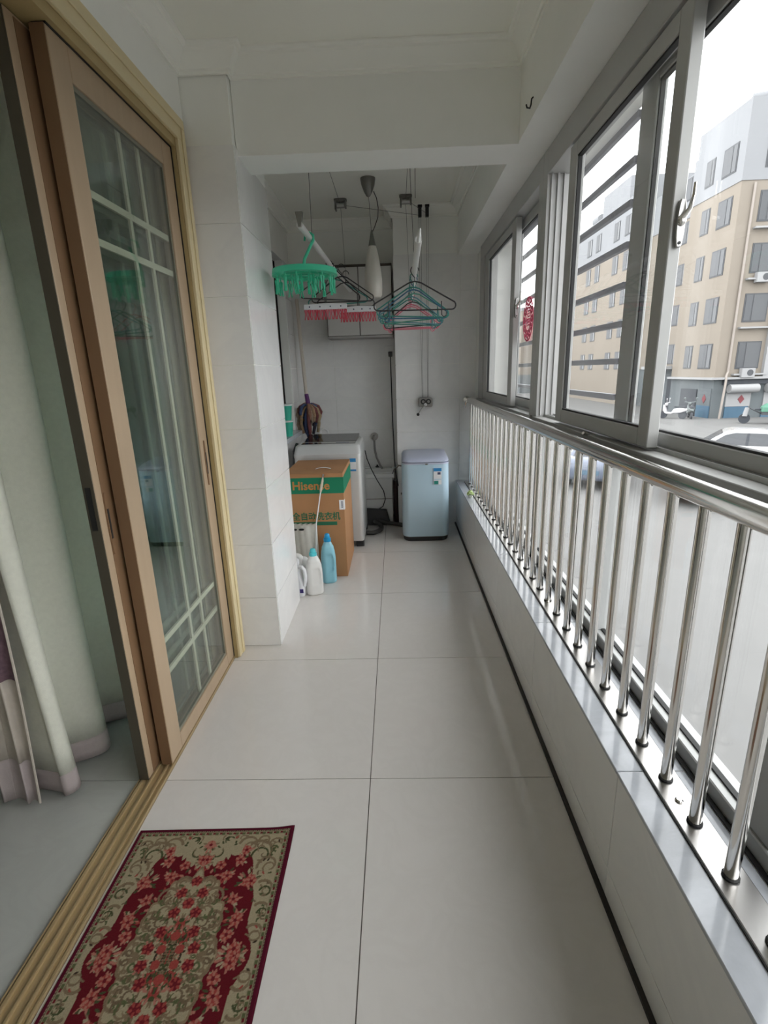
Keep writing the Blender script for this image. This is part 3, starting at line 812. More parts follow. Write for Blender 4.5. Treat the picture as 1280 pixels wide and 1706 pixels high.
build('lid', MB().add([(wx + a, b, c) for a, b, c in ((-0.225, 4.30, 0.874), (0.225, 4.30, 0.874), (0.232, 4.605, 0.905), (-0.232, 4.605, 0.905), (-0.225, 4.30, 0.862), (0.225, 4.30, 0.862), (0.232, 4.605, 0.862), (-0.232, 4.605, 0.862))], [(0, 1, 2, 3), (4, 7, 6, 5), (0, 4, 5, 1), (1, 5, 6, 2), (2, 6, 7, 3), (3, 7, 4, 0)]), 'smoked_glass', wm, bevel=0.006)
pn = build('control_panel', MB().box(wx - 0.225, wx + 0.225, 4.165, 4.255, 0.868, 0.8755), 'smoked_glass', wm, bevel=0.002)
build('display', MB().box(wx + 0.06, wx + 0.17, 4.200, 4.218, 0.8755, 0.8762), 'ink', pn)
build('side_trim', MB().tube([(wx - 0.283, 4.10, 0.30), (wx - 0.283, 4.10, 0.70), (wx - 0.280, 4.13, 0.82), (wx - 0.265, 4.20, 0.872)], 0.016, 8), 'black_plastic', wm, smooth=True)
lb = build('energy_label', MB().box(-0.392, -0.340, 4.0515, 4.0548, 0.66, 0.765), 'label_white', wm)
build('label_header', MB().box(-0.392, -0.340, 4.0508, 4.0515, 0.735, 0.765), 'label_blue', lb)
build('label_footer', MB().box(-0.392, -0.340, 4.0508, 4.0515, 0.66, 0.674), 'label_blue', lb)
for x, y in ((-0.335, 4.10), (-0.81, 4.10), (-0.335, 4.57), (-0.81, 4.57)):
    build('foot', MB().loft([rrect(0.066, 0.06, 0.012, x, y, 0.0), rrect(0.07, 0.07, 0.014, x, y, 0.056)]), 'black_plastic', wm, smooth=True)

# ---- small pale blue washing machine
mw = thing('mini_washing_machine', 'small pale blue washing machine at the far end', 'washing machine', (0.233, 4.36, 0))
mat('pale_blue', lin(182, 207, 222), 0.28)
mat('pale_lilac', lin(188, 194, 214), 0.30)
mx_, my_ = 0.233, 4.365
def bowed(w, d, r, z, yoff=0.0):
    out = []
    for (x, y, zz) in rrect(w, d, r, mx_, my_ + yoff, z, 8):
        t = (x - mx_) / (w / 2)
        if y < my_: y -= 0.012 * (1 - t * t)
        out.append((x, y, zz))
    return out
build('base', MB().loft([bowed(0.372, 0.36, 0.06, 0.0), bowed(0.388, 0.37, 0.06, 0.012), bowed(0.392, 0.372, 0.06, 0.042)]), 'black_plastic', mw, smooth=True)
build('tub_shell', MB().loft([bowed(0.394, 0.374, 0.06, 0.042), bowed(0.402, 0.378, 0.062, 0.055), bowed(0.402, 0.378, 0.062, 0.40), bowed(0.398, 0.376, 0.062, 0.66), bowed(0.394, 0.374, 0.062, 0.676)]), 'pale_blue', mw, smooth=True)
build('rim', MB().loft([bowed(0.398, 0.376, 0.062, 0.677), bowed(0.400, 0.378, 0.062, 0.690)]), 'pale_lilac', mw, smooth=True)
ld = build('lid', MB().loft([bowed(0.392, 0.372, 0.06, 0.6945), [(x, y, 0.706 + 0.02 * (y - my_ + .19) / .38) for x, y, z in bowed(0.396, 0.374, 0.06, 0)], [(x, y, 0.718 + 0.035 * (y - my_ + .19) / .38) for x, y, z in bowed(0.370, 0.35, 0.06, 0)], [(x, y, 0.724 + 0.04 * (y - my_ + .19) / .38) for x, y, z in bowed(0.28, 0.27, 0.06, 0)]]), 'pale_lilac', mw, smooth=True, angle=50)
build('lid_tab', MB().lathe([(0.012, 0), (0.012, 0.008)], (mx_ + 0.01, 4.164, 0.676), 14), 'grey_metal', ld, smooth=True)
lb = build('energy_label', MB().box(0.300, 0.366, 4.1632, 4.175, 0.505, 0.645), 'label_white', mw)
build('label_header', MB().box(0.300, 0.366, 4.1622, 4.1632, 0.618, 0.645), 'label_blue', lb)
build('label_print', MB().box(0.332, 0.358, 4.1622, 4.1632, 0.590, 0.610), 'ink', lb)
build('label_stripe', MB().box(0.302, 0.362, 4.1622, 4.1632, 0.545, 0.553), 'pale_blue', lb)
build('label_footer', MB().box(0.304, 0.340, 4.1622, 4.1632, 0.507, 0.537), 'label_green', lb)
build('badge', MB().box(0.345, 0.372, 4.1792, 4.181, 0.016, 0.022), 'white_plastic', mw)
build('side_knob', MB().cyl((0.034, 4.30, 0.40), (0.022, 4.30, 0.40), 0.010, 12).tube([(0.032, 4.33, 0.64), (0.01, 4.33, 0.645), (-0.03, 4.40, 0.60), (-0.05, 4.46, 0.55)], 0.006, 8), 'grey_metal', mw, smooth=True)

# ---- detergent bottles
def bottle(name, x, y, w, d, h, col, capc, label, grip=None, rz=0.0, capr=0.024):
    t = thing(name, label, 'bottle', (x, y, 0), rz)
    m = mat('plastic_' + name, col, 0.32)
    prof = [(0.80, 0.0), (0.94, 0.008), (1.0, 0.03), (1.0, 0.35), (0.99, 0.50), (0.93, 0.62), (0.80, 0.72), (0.58, 0.80), (0.40, 0.845), (0.36, 0.86)]
    N = 44
    rings = []
    zs = [k / (N - 1) for k in range(N)]
    for q in zs:
        zz = q * 0.86
        for (s0, a), (s1, b) in zip(prof[:-1], prof[1:]):
            if a <= zz <= b + 1e-9:
                u = (zz - a) / (b - a); u = u * u * (3 - 2 * u); s = s0 + (s1 - s0) * u; break
        ring = []
        for (px, py, _) in rrect(w * s, max(d * s, 0.034), 0.028 * s + 0.006, 0, 0, 0, 8):
            if grip and py < 0:
                g = ((px - grip[0] * w) / (0.20 * w)) ** 2 + ((zz - grip[1]) / 0.19) ** 2
                if g < 1: py += 0.016 * (1 - g) ** 0.4
            ring.append((px, py, zz * h))
        rings.append(ring)
    build('bottle_body', MB().loft(rings), m, t, smooth=True, local=True, angle=60)
    build('cap', MB().lathe([(capr * 1.06, 0.845 * h), (capr * 1.08, 0.905 * h), (capr * 0.82, 0.912 * h), (capr * 0.78, 0.96 * h), (capr * 0.60, 0.99 * h), (capr * 0.3, h)], (0, 0, 0), 24), mat('cap_' + name, capc, 0.3), t, smooth=True, local=True, angle=40)
    return t
bottle('blue_detergent_bottle', -0.505, 3.325, 0.105, 0.070, 0.365, lin(140, 196, 212), lin(30, 150, 205), 'light blue detergent bottle standing against the carton', (0.12, 0.42), 0.25)
bottle('white_detergent_bottle', -0.578, 3.135, 0.112, 0.075, 0.325, (0.74, 0.73, 0.71, 1), lin(85, 195, 205), 'white detergent bottle with a turquoise cap', (0.15, 0.40), 0.35)
hb = thing('handle_bottle', 'white bottle with a loop handle beside the column', 'bottle', (-0.70, 3.10, 0))
mat('bright_white', (0.80, 0.81, 0.84, 1), 0.3)
build('bottle_body', MB().loft([rrect(0.10 * a, 0.075 * a, 0.025, -0.690, 3.115, z) for a, z in ((0.9, 0), (1, 0.008), (1.0, 0.06), (0.9, 0.10), (0.62, 0.14), (0.55, 0.17), (0.42, 0.20), (0.34, 0.225))]), 'bright_white', hb, smooth=True)
build('loop_handle', MB().tube([(-0.672, 3.105, 0.205), (-0.650, 3.095, 0.208), (-0.634, 3.09, 0.190), (-0.630, 3.09, 0.150), (-0.633, 3.09, 0.110), (-0.642, 3.095, 0.075)], 0.0125, 12), 'bright_white', hb, smooth=True)
build('bottle_cap', MB().lathe([(0.02, 0), (0.02, 0.03), (0.012, 0.035)], (-0.690, 3.115, 0.225), 18), 'bright_white', hb, smooth=True)
build('purple_print', MB().box(-0.672, -0.648, 3.0765, 3.078, 0.030, 0.058), mat('purple_ink', lin(60, 45, 120), 0.5), hb)

# ---- plastic bag and fly swatter in front of the carton
pb = thing('plastic_bag', 'white plastic bag with two black handle holes, leaning on the carton', 'bag', (-0.67, 3.36, 0))
cloth('bag_film', (0.68, 0.66, 0.60, 1), 0.2, var=0.12, vscale=14, rough=0.4)
bp_ = [(-0.765 + 0.18 * k / 30, 3.375) for k in range(31)]
build('bag_front', MB().sheet(bp_, [0.03 + 0.385 * k / 16 for k in range(17)], lambda i, z: (0.010 * sin(z * 20 + i) * (0.4 - z), -0.055 * (1 - ((i - 15) / 15) ** 2) * (0.9 - 1.9 * z) - 0.002 * sin(i * 0.9 + z * 9) - 0.005 * sin(i * .3 + 2 + 3 * z))), 'bag_film', pb, smooth=True, solid=0.0015, angle=180)
build('bag_back', MB().sheet(bp_, [0.03 + 0.385 * k / 6 for k in range(7)], lambda i, z: (0, 0.030 - 0.01 * sin(i))), 'bag_film', pb, smooth=True, solid=0.0015, angle=180)
for x in (-0.735, -0.685):
    build('handle_hole', MB().loft([[(x + 0.020 * cos(2 * pi * k / 16), yy, 0.388 + 0.008 * sin(2 * pi * k / 16)) for k in range(16)] for yy in (3.349, 3.352)]), 'black_rubber', pb)
wb2 = thing('white_bundle', 'crumpled white plastic bundle in front of the leaning bag', 'bag', (-0.69, 3.26, 0))
rb = MB()
for c, r, s in (((-0.690, 3.245, 0.085), 0.085, (.95, .55, 1.0)), ((-0.705, 3.235, 0.19), 0.05, (1, .6, 1.3)), ((-0.665, 3.24, 0.175), 0.05, (.9, .6, 1.1))):
    rb.ball(c, r, 18, 12, s)
bl = build('crumpled_film', rb, mat('crumpled_white', (0.74, 0.74, 0.73, 1), 0.4, bump=0.9, bscale=18), wb2, smooth=True, angle=180)
sw = thing('long_stick', 'thin white stick with a thick handle, leaning on the carton', 'stick', (-0.575, 3.35, 0.0))
build('shaft', MB().tube([(-0.605, 3.325, 0.004), (-0.581, 3.365, 0.42), (-0.541, 3.398, 0.645)], 0.0042, 8), 'label_white', sw, smooth=True)
build('grip', MB().tube([(-0.541, 3.398, 0.64), (-0.538, 3.399, 0.66), (-0.524, 3.403, 0.72), (-0.518, 3.404, 0.755)], [0.005, 0.0095, 0.0085, 0.003], 10), mat('ivory', lin(206, 200, 182), 0.4), sw, smooth=True)
build('grip_tip', MB().tube([(-0.5195, 3.4035, 0.746), (-0.515, 3.404, 0.768)], [0.005, 0.006], 10), 'steel_plate', sw, smooth=True)

# ---- things on the ledge: buckets, mop, white pipe
mat('teal_plastic', lin(40, 165, 140), 0.4)
mat('clear_rim', (0.62, 0.66, 0.64, 1), 0.3)
def bucket(z, label):
    b = thing('plastic_tub', label, 'tub', (-0.925, 4.27, z), group='teal tubs on the ledge')
    build('tub_wall', MB().lathe([(0.040, 0), (0.052, 0.12), (0.049, 0.12), (0.038, 0.006)], (-0.925, 4.27, z), 24), 'teal_plastic', b, smooth=True)
    build('tub_rim', MB().lathe([(0.0525, 0.118), (0.057, 0.121), (0.057, 0.131), (0.050, 0.133)], (-0.925, 4.27, z), 24), 'clear_rim', b, smooth=True)
bucket(0.934, 'lower of two stacked teal tubs on the window ledge')
bucket(1.068, 'upper of two stacked teal tubs on the window ledge')
mp_ = thing('mop', 'mop with a white pole, purple collar and patchwork cloth head', 'mop', (-0.83, 4.80, 0.9))
build('pole', MB().tube([(-0.836, 4.80, 1.235), (-0.876, 4.91, 1.80), (-0.893, 4.965, 2.10)], 0.0165, 12), mat('cream_pole', lin(206, 196, 184), 0.4), mp_, smooth=True)
build('collar', MB().tube([(-0.818, 4.775, 1.145), (-0.836, 4.80, 1.255)], [0.023, 0.019], 14), mat('purple_plastic', lin(88, 40, 100), 0.45), mp_, smooth=True)
rags = [lin(160, 132, 104), lin(64, 74, 108), lin(150, 112, 92), lin(52, 48, 60), lin(170, 150, 118), lin(120, 70, 70), lin(72, 86, 120), lin(178, 160, 140)]
rr_ = random.Random(5)
for k in range(34):
    a = rr_.uniform(0, 2 * pi); q = rr_.uniform(0.03, 0.095); hh = rr_.uniform(0.10, 0.30)
    c = Vector((-0.825, 4.765, 1.15))
    e = Vector((-0.815 + 1.05 * q * cos(a), 4.77 + 0.6 * q * sin(a), 1.16 - hh))
    md = (c + e) / 2 + Vector((0.045 * cos(a), 0.03 * sin(a), 0.045))
    pts = [c, c.lerp(md, .5) + Vector((0, 0, .02)), md, md.lerp(e, .5) + Vector((0.02 * cos(a), 0.01 * sin(a), 0)), e]
    ci = rr_.randrange(len(rags))
    build('cloth_strip', MB().tube(pts, [0.008, 0.014, 0.018, 0.017, 0.013], 6), mat('rag_%d' % ci, rags[ci], 0.95, var=0.35, vscale=55), mp_, smooth=True, angle=180)
wv = build('white_inlet_elbow', MB().tube([(-0.755, 5.02, 0.86), (-0.755, 4.96, 0.87)] + arc((-0.715, 4.95, 0.875), 0.04, pi, 0.1, 8) + [(-0.674, 4.95, 0.84)], 0.011, 10), 'white_plastic', smooth=True)
tag(wv, 'white curved inlet pipe rising behind the washing machine', 'pipe')

# ---- sink, taps, hoses, sockets in the alcove
sk = thing('laundry_sink', 'white ceramic laundry sink in the corner alcove', 'sink', (-0.19, 4.86, 0))
mat('ceramic', (0.76, 0.76, 0.745, 1), 0.15)
build('basin', MB().box(-0.36, -0.035, 4.715, 5.015, 0.455, 0.500).box(-0.36, -0.035, 4.715, 4.745, 0.500, 0.512).box(-0.36, -0.035, 4.985, 5.015, 0.500, 0.512).box(-0.36, -0.335, 4.745, 4.985, 0.500, 0.512).box(-0.06, -0.035, 4.745, 4.985, 0.500, 0.512), 'ceramic', sk, bevel=0.005)
build('pedestal', MB().box(-0.345, -0.055, 4.735, 5.01, 0.0, 0.455), 'ceramic', sk, bevel=0.006)
build('pedestal_line', MB().box(-0.346, -0.054, 4.733, 4.7355, 0.245, 0.252), 'grout', sk)
fc = thing('wall_tap', 'small chrome tap with a hanging grey hose on the back wall', 'tap', (-0.224, 4.98, 0.82))
build('tap_flange', MB().cyl((-0.224, 5.019, 0.82), (-0.224, 5.008, 0.82), 0.038, 18), mat('dull_chrome', (0.28, 0.27, 0.26, 1), 0.3, 0.9), fc, smooth=True)
build('tap_body', MB().tube([(-0.224, 5.01, 0.82), (-0.224, 4.955, 0.82), (-0.224, 4.945, 0.79)], 0.014, 10), 'dull_chrome', fc, smooth=True)
build('hose', MB().tube([(-0.224, 4.945, 0.79), (-0.222, 4.94, 0.70), (-0.205, 4.92, 0.62), (-0.17, 4.90, 0.545), (-0.15, 4.89, 0.515)], 0.010, 8), mat('grey_hose', (0.20, 0.195, 0.19, 1), 0.5), fc, smooth=True)
sg = thing('sink_plug', 'small black rubber plug on the rim of the laundry sink', 'plug', (-0.18, 5.0, 0.512))
build('plug', MB().lathe([(0.020, 0), (0.020, 0.008), (0.008, 0.012), (0.008, 0.025)], (-0.205, 4.995, 0.5125), 16), 'black_plastic', sg, smooth=True)
so = thing('wall_socket', 'wall socket with a black plug at the top right of the alcove', 'socket', (-0.05, 5.02, 1.63))
build('socket_plate', MB().box(-0.10, -0.014, 5.010, 5.0195, 1.585, 1.67), 'white_plastic', so, bevel=0.003)
build('plug', MB().loft([[(-0.045 + u, y, 1.60 + v) for u, v in ((-.018, -.03), (.018, -.03), (.02, .015), (-.02, .015))] for y in (4.985, 5.010)]), 'black_plastic', so, bevel=0.004)
build('power_cord', MB().tube([(-0.045, 4.995, 1.575), (-0.043, 5.0, 1.40), (-0.040, 5.005, 1.0), (-0.035, 5.005, 0.80), (-0.032, 4.99, 0.60), (-0.02, 4.70, 0.515), (0.0, 4.62, 0.40)], 0.0052, 8), 'black_plastic', so, smooth=True)
pc2 = thing('washer_cord', 'thin dark cord curving down beside the silver washing machine', 'cable', (-0.2, 4.66, 0.3))
build('cord', MB().tube([(-0.298, 4.62, 0.74), (-0.285, 4.64, 0.66), (-0.25, 4.66, 0.56), (-0.20, 4.67, 0.45), (-0.14, 4.68, 0.34), (-0.125, 4.68, 0.26), (-0.15, 4.67, 0.19), (-0.20, 4.66, 0.16)], 0.0045, 8), 'black_plastic', pc2, smooth=True)
dh = thing('drain_hose', 'ribbed dark grey drain hose curling across the floor', 'hose', (-0.2, 4.5, 0))
hp = [(-0.30, 4.36, 0.030), (-0.24, 4.365, 0.026), (-0.19, 4.42, 0.024), (-0.165, 4.50, 0.024), (-0.18, 4.59, 0.03), (-0.24, 4.64, 0.06)]
cv = []
for i in range(len(hp) - 1):
    for k in range(10):
        t = k / 10
        p0, p1, p2, p3 = (Vector(hp[max(0, min(len(hp) - 1, i + q))]) for q in (-1, 0, 1, 2))
        cv.append(0.5 * ((2 * p1) + (p2 - p0) * t + (2 * p0 - 5 * p1 + 4 * p2 - p3) * t * t + (3 * p1 - p0 - 3 * p2 + p3) * t ** 3))
build('ribbed_tube', MB().tube(cv, [0.021 if i % 2 else 0.0175 for i in range(len(cv))], 12), mat('hose_rubber', (0.05, 0.048, 0.045, 1), 0.6), dh, smooth=True, angle=60)
dh2 = thing('floor_pipe', 'dark rubber pipe running along the floor to the small washer', 'hose', (0, 4.62, 0))
build('pipe', MB().tube([(-0.19, 4.66, 0.055), (-0.12, 4.655, 0.03), (-0.03, 4.64, 0.022), (0.03, 4.60, 0.022), (0.10, 4.575, 0.022)], 0.019, 10), 'hose_rubber', dh2, smooth=True)
dp = thing('dustpan', 'black plastic dustpan standing in front of the sink pedestal', 'dustpan', (-0.2, 4.70, 0))
build('pan', MB().add([(-0.335, 4.69, 0.0), (-0.075, 4.69, 0.0), (-0.115, 4.725, 0.15), (-0.325, 4.725, 0.165), (-0.335, 4.675, 0.0), (-0.075, 4.675, 0.0), (-0.12, 4.70, 0.15), (-0.325, 4.70, 0.165)], [(0, 1, 2, 3), (4, 7, 6, 5), (0, 4, 5, 1), (1, 5, 6, 2), (2, 6, 7, 3), (3, 7, 4, 0)]), 'black_plastic', dp, bevel=0.008)
pp = build('drain_pipe', MB().cyl((-0.024, 4.745, 0.0), (-0.024, 4.745, 0.43), 0.022, 16), mat('maroon_pipe', lin(48, 30, 30), 0.4), smooth=True)
tag(pp, 'dark maroon drain pipe between the sink and the pier', 'pipe')

# ---- wall cabinet
wc2 = thing('wall_cabinet', 'pale wall cabinet with two doors and dark edging', 'cabinet', (-0.30, 4.88, 1.75))
mat('cab_white', (0.56, 0.55, 0.53, 1), 0.4)
mat('cab_edge', lin(70, 62, 56), 0.5)
build('carcass', MB().box(-0.600, -0.012, 4.775, 5.018, 1.752, 2.34), 'cab_edge', wc2)
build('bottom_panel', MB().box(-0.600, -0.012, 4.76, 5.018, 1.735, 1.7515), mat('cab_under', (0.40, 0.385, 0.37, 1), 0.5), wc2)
for x0, x1 in ((-0.592, -0.311), (-0.303, -0.020)):
    build('cabinet_door', MB().box(x0, x1, 4.757, 4.775, 1.756, 2.315), 'cab_white', wc2, bevel=0.002)

# ---- pendant lamp
pl = thing('pendant_lamp', 'bottle-shaped white glass pendant lamp with a silver canopy', 'lamp', (-0.155, 4.04, 1.97))
build('canopy', MB().lathe([(0.003, -0.118), (0.014, -0.112), (0.030, -0.085), (0.046, -0.045), (0.053, -0.008), (0.053, 0.0)], (-0.163, 4.04, ZC2), 24), 'grey_metal', pl, smooth=True)
build('suspension_wire', MB().cyl((-0.161, 4.04, ZC2 - 0.117), (-0.150, 4.04, 2.40), 0.0016, 6), 'wire', pl)
build('flex', MB().tube([(-0.125, 4.03, ZC2 - 0.085), (-0.105, 4.03, 2.62), (-0.096, 4.03, 2.56), (-0.10, 4.03, 2.50), (-0.125, 4.035, 2.44), (-0.148, 4.04, 2.40)], 0.003, 8), 'wire', pl, smooth=True)
build('cap', MB().lathe([(0.028, 2.315), (0.016, 2.37), (0.006, 2.42)], (-0.148, 4.04, 0), 18), 'grey_metal', pl, smooth=True)
build('shade', MB().lathe([(0.050, 1.968), (0.062, 1.985), (0.066, 2.03), (0.066, 2.08), (0.060, 2.15), (0.048, 2.23), (0.035, 2.29), (0.027, 2.318)], (-0.148, 4.04, 0), 28), mat('opal_glass', (0.66, 0.63, 0.57, 1), 0.3), pl, smooth=True)

# ---- ceiling clothes-drying rack: pulleys, wires, poles, crank
rk = thing('drying_rack', 'hand-cranked clothes drying rack with two white poles hung on wires', 'drying rack', (-0.13, 3.8, 2.0))
mat('pole_white', (0.66, 0.66, 0.64, 1), 0.35)
PL = lambda y: (-0.438 + 0.030 * (y - 2.65), y, 2.12)
PR = lambda y: (0.108 + 0.012 * (y - 2.3), y, 1.958)
build('pole', MB().tube([PL(2.65), PL(4.72)], 0.0155, 14), 'pole_white', rk, smooth=True)
build('pole', MB().tube([PR(2.30), PR(4.65)], 0.0150, 14), 'pole_white', rk, smooth=True)
for p in (PL(2.66), PR(2.31)):
    build('end_clip', MB().add([(p[0] - .018, p[1] - .012, p[2] + .055), (p[0] + .018, p[1] - .012, p[2] + .055), (p[0] + .006, p[1] - .012, p[2] - .01), (p[0] - .006, p[1] - .012, p[2] - .01), (p[0] - .018, p[1] + .012, p[2] + .055), (p[0] + .018, p[1] + .012, p[2] + .055), (p[0] + .006, p[1] + .012, p[2] - .01), (p[0] - .006, p[1] + .012, p[2] - .01)], [(0, 1, 2, 3), (4, 7, 6, 5), (0, 4, 5, 1), (1, 5, 6, 2), (2, 6, 7, 3), (3, 7, 4, 0)]) if p[0] < 0 else MB().tube([(p[0], p[1], p[2] - .01), (p[0] + .006, p[1] - .01, p[2] + .04)], [.013, .004], 10), 'grey_metal' if p[0] < 0 else 'pole_white', rk)
def pulley(x, y, z=ZC2):
    u = build('pulley', MB().loft([rrect(0.100, 0.07, 0.02, x, y, z - 0.012), rrect(0.100, 0.07, 0.02, x, y, z - 0.001)]).box(x - .045, x - .032, y - .03, y + .03, z - .078, z - .012).box(x + .032, x + .045, y - .03, y + .03, z - .062, z - .012), 'grey_metal', rk, bevel=0.002, seg=1)
    build('wheel', MB().cyl((x - .030, y, z - .042), (x + .030, y, z - .042), .022, 16), 'steel_plate', u, smooth=True)
pulley(-0.402, 4.46); pulley(0.111, 4.43); pulley(-0.402, 2.95); pulley(0.105, 2.95)
for x in (0.231, 0.290):
    u = build('guide_pulley', MB().box(x - .014, x + .014, 4.635, 4.665, ZC2 - .100, ZC2 - .03).box(x - .018, x + .018, 4.63, 4.67, ZC2 - .03, ZC2 - .001), 'black_plastic', rk, bevel=0.003)
WR = 0.0014
for p, q in (((-0.402, 4.46, 2.70), PL(4.46)), ((-0.418, 2.95, 2.70), PL(2.97)), ((0.111, 4.43, 2.70), PR(4.43)), ((0.088, 2.95, 2.70), PR(2.97)), ((0.124, 2.95, 2.70), (0.124, 2.96, 2.30)),
             ((-0.402, 2.95, 2.71), (-0.402, 4.44, 2.71)), ((0.105, 2.95, 2.71), (0.111, 4.41, 2.71)), ((-0.37, 4.46, 2.705), (0.231, 4.65, 2.665)), ((0.14, 4.44, 2.705), (0.290, 4.65, 2.675)),
             ((0.222, 4.65, 2.66), (0.235, 4.665, 1.20)), ((0.238, 4.65, 2.66), (0.243, 4.665, 1.20)), ((0.283, 4.65, 2.66), (0.285, 4.665, 1.20)), ((0.298, 4.65, 2.66), (0.291, 4.665, 1.20))):
    build('steel_wire', MB().cyl(p, q, WR, 6), 'wire', rk)
ck = build('crank_box', MB().loft([[(0.265 + a, y, 1.158 + b) for a, b, _ in rrect(0.125, 0.085, 0.018)] for y in (4.64, 4.689)]), 'dull_chrome', rk, bevel=0.003)
for x in (0.243, 0.290):
    build('crank_drum', MB().cyl((x, 4.625, 1.165), (x, 4.641, 1.165), 0.0235, 18), 'black_plastic', ck, smooth=True)
    build('drum_hub', MB().cyl((x, 4.620, 1.165), (x, 4.626, 1.165), 0.012, 14), 'dull_chrome', ck, smooth=True)
build('crank_hub', MB().cyl((0.262, 4.60, 1.140), (0.262, 4.641, 1.140), 0.013, 14), 'label_white', ck, smooth=True)
build('crank_arm', MB().tube([(0.262, 4.605, 1.138), (0.228, 4.600, 1.105), (0.196, 4.598, 1.062)], 0.006, 8), 'steel_plate', ck, smooth=True)
build('crank_knob', MB().ball((0.194, 4.592, 1.056), 0.014), 'dark_metal', ck, smooth=True)

# ---- clothes hangers
def hanger_pts(w, h):
    pts = []
    def q(x, z): pts.append((x, 0, z))
    for k in range(7):                      # right shoulder end
        a = radians(75 - 165 * k / 6)
        q(w / 2 - 0.022 + 0.022 * cos(a), -0.055 - h + 0.024 + 0.022 * sin(a))
    for k in range(7):
        a = radians(-90 - 165 * k / 6)
        q(-w / 2 + 0.022 + 0.022 * cos(a), -0.055 - h + 0.024 + 0.022 * sin(a))
    q(-0.035, -0.062); q(-0.014, -0.056); q(0, -0.054); q(0.014, -0.056); q(0.035, -0.062)
    return pts
def hook_pts():
    return [(0, 0, -0.056), (0, 0, -0.035), (-0.012, 0, -0.022)] + [(0.022 * cos(a), 0, 0.0 + 0.022 * sin(a)) for a in [radians(215 - 220 * k / 10) for k in range(11)]]
HM = {'black': (0.02, 0.018, 0.02, 1), 'teal': lin(50, 130, 120), 'blue': lin(50, 95, 125), 'green': lin(70, 140, 120), 'pink': lin(214, 110, 130), 'cyan': lin(80, 140, 150)}
def hanger(colour, pos, label, group, rz=0.0, w=0.43, h=0.15, clips=True, tilt=0.0):
    t = thing('clothes_hanger', label, 'hanger', pos, rz, group)
    m = mat('hanger_' + colour, HM[colour], 0.4)
    build('hanger_frame', MB().tube(hanger_pts(w, h), 0.0042, 6, closed=True), m, t, smooth=True, local=True)
    build('hook', MB().tube(hook_pts(), 0.0028, 6), m, t, smooth=True, local=True)
    t.rotation_euler.y = tilt
    if clips:
        for s in (-1, 1):
            build('strap_hook', MB().tube([(s * 0.145, 0, -0.205 + 0.05), (s * 0.147, 0, -0.225), (s * 0.158, 0, -0.236), (s * 0.172, 0, -0.228), (s * 0.174, 0, -0.21)], 0.003, 6), m, t, smooth=True, local=True)
    return t
zo = -0.009 + 0.015 - 0.0
for k, (c, y, rz, lab) in enumerate((('black', 2.95, 0.10, 'black plastic hanger, front one on the right-hand pole'), ('teal', 3.14, -0.16, 'teal hanger right behind the front black hanger'), ('blue', 3.24, 0.14, 'dark blue hanger, third on the right-hand pole'),
                                     ('green', 3.40, -0.08, 'green hanger in the middle of the right-hand pole'), ('cyan', 3.53, -0.02, 'pale cyan hanger behind the green hanger'), ('teal', 3.67, -0.12, 'teal hanger, farthest of its colour on the right-hand pole'),
                                     ('black', 3.80, 0.1, 'black hanger among the coloured ones on the right-hand pole'), ('pink', 3.94, 0.05, 'pink hanger in front of the last pink one'), ('pink', 4.06, -0.05, 'pink hanger, last on the right-hand pole'))):
    p = PR(y)
    hanger(c, (p[0], y, p[2] - 0.004), lab, 'hangers on the right-hand pole', rz, 0.45 if k == 0 else 0.42, 0.145 if k == 0 else 0.16, True, 0.0 if k == 0 else rr_.uniform(-0.10, 0.10))
for k, (c, y, rz, lab) in enumerate((('black', 3.55, 0.5, 'black hanger turned sideways on the left-hand pole'), ('black', 3.68, 0.0, 'black hanger above the white clip bar on the left'), ('teal', 3.80, 0.25, 'dark teal hanger on the left-hand pole'), ('black', 3.92, -0.12, 'black hanger, farthest on the left-hand pole'))):
    p = PL(y)
    hanger(c, (p[0] + 0.06 * (k % 2), y, p[2] - 0.004), lab, 'hangers on the left-hand pole', rz, 0.42, 0.16, False, rr_.uniform(-0.08, 0.08))

# ---- round green clip hanger
gc = thing('clip_hanger', 'round mint green clip hanger with dangling pegs', 'clip hanger', (-0.465, 2.88, 1.985))
mat('mint', lin(60, 190, 150), 0.4)
gx, gy, gz = -0.465, 2.88, 1.942
def annulus(r0, r1, z0, z1, n=48):
    mb = MB(); vs, fs = [], []
    for k in range(n):
        a = 2 * pi * k / n
        for r, z in ((r0, z0), (r1, z0), (r1 * 0.97, z1), (r0, z1)):
            vs.append((gx + r * cos(a), gy + r * sin(a), gz + z))
    for k in range(n):
        a, b = 4 * k, 4 * ((k + 1) % n)
        for j in range(4):
            fs.append((a + j, a + (j + 1) % 4, b + (j + 1) % 4, b + j))
    return mb.add(vs, fs)
build('outer_ring', annulus(0.128, 0.172, -0.006, 0.022), 'mint', gc, smooth=True, angle=40)
build('inner_ring', annulus(0.055, 0.075, -0.004, 0.012), 'mint', gc, smooth=True, angle=40)
for k in range(8):
    a = 2 * pi * k / 8 + 0.2
    build('spoke', MB().tube([(gx + 0.02 * cos(a), gy + 0.02 * sin(a), gz + 0.008), (gx + 0.135 * cos(a), gy + 0.135 * sin(a), gz + 0.008)], 0.007, 6), 'mint', gc)
build('hub', MB().lathe([(0.026, -0.004), (0.026, 0.016), (0.012, 0.024), (0.010, 0.05)], (gx, gy, gz), 18), 'mint', gc, smooth=True)
hy = 2.90
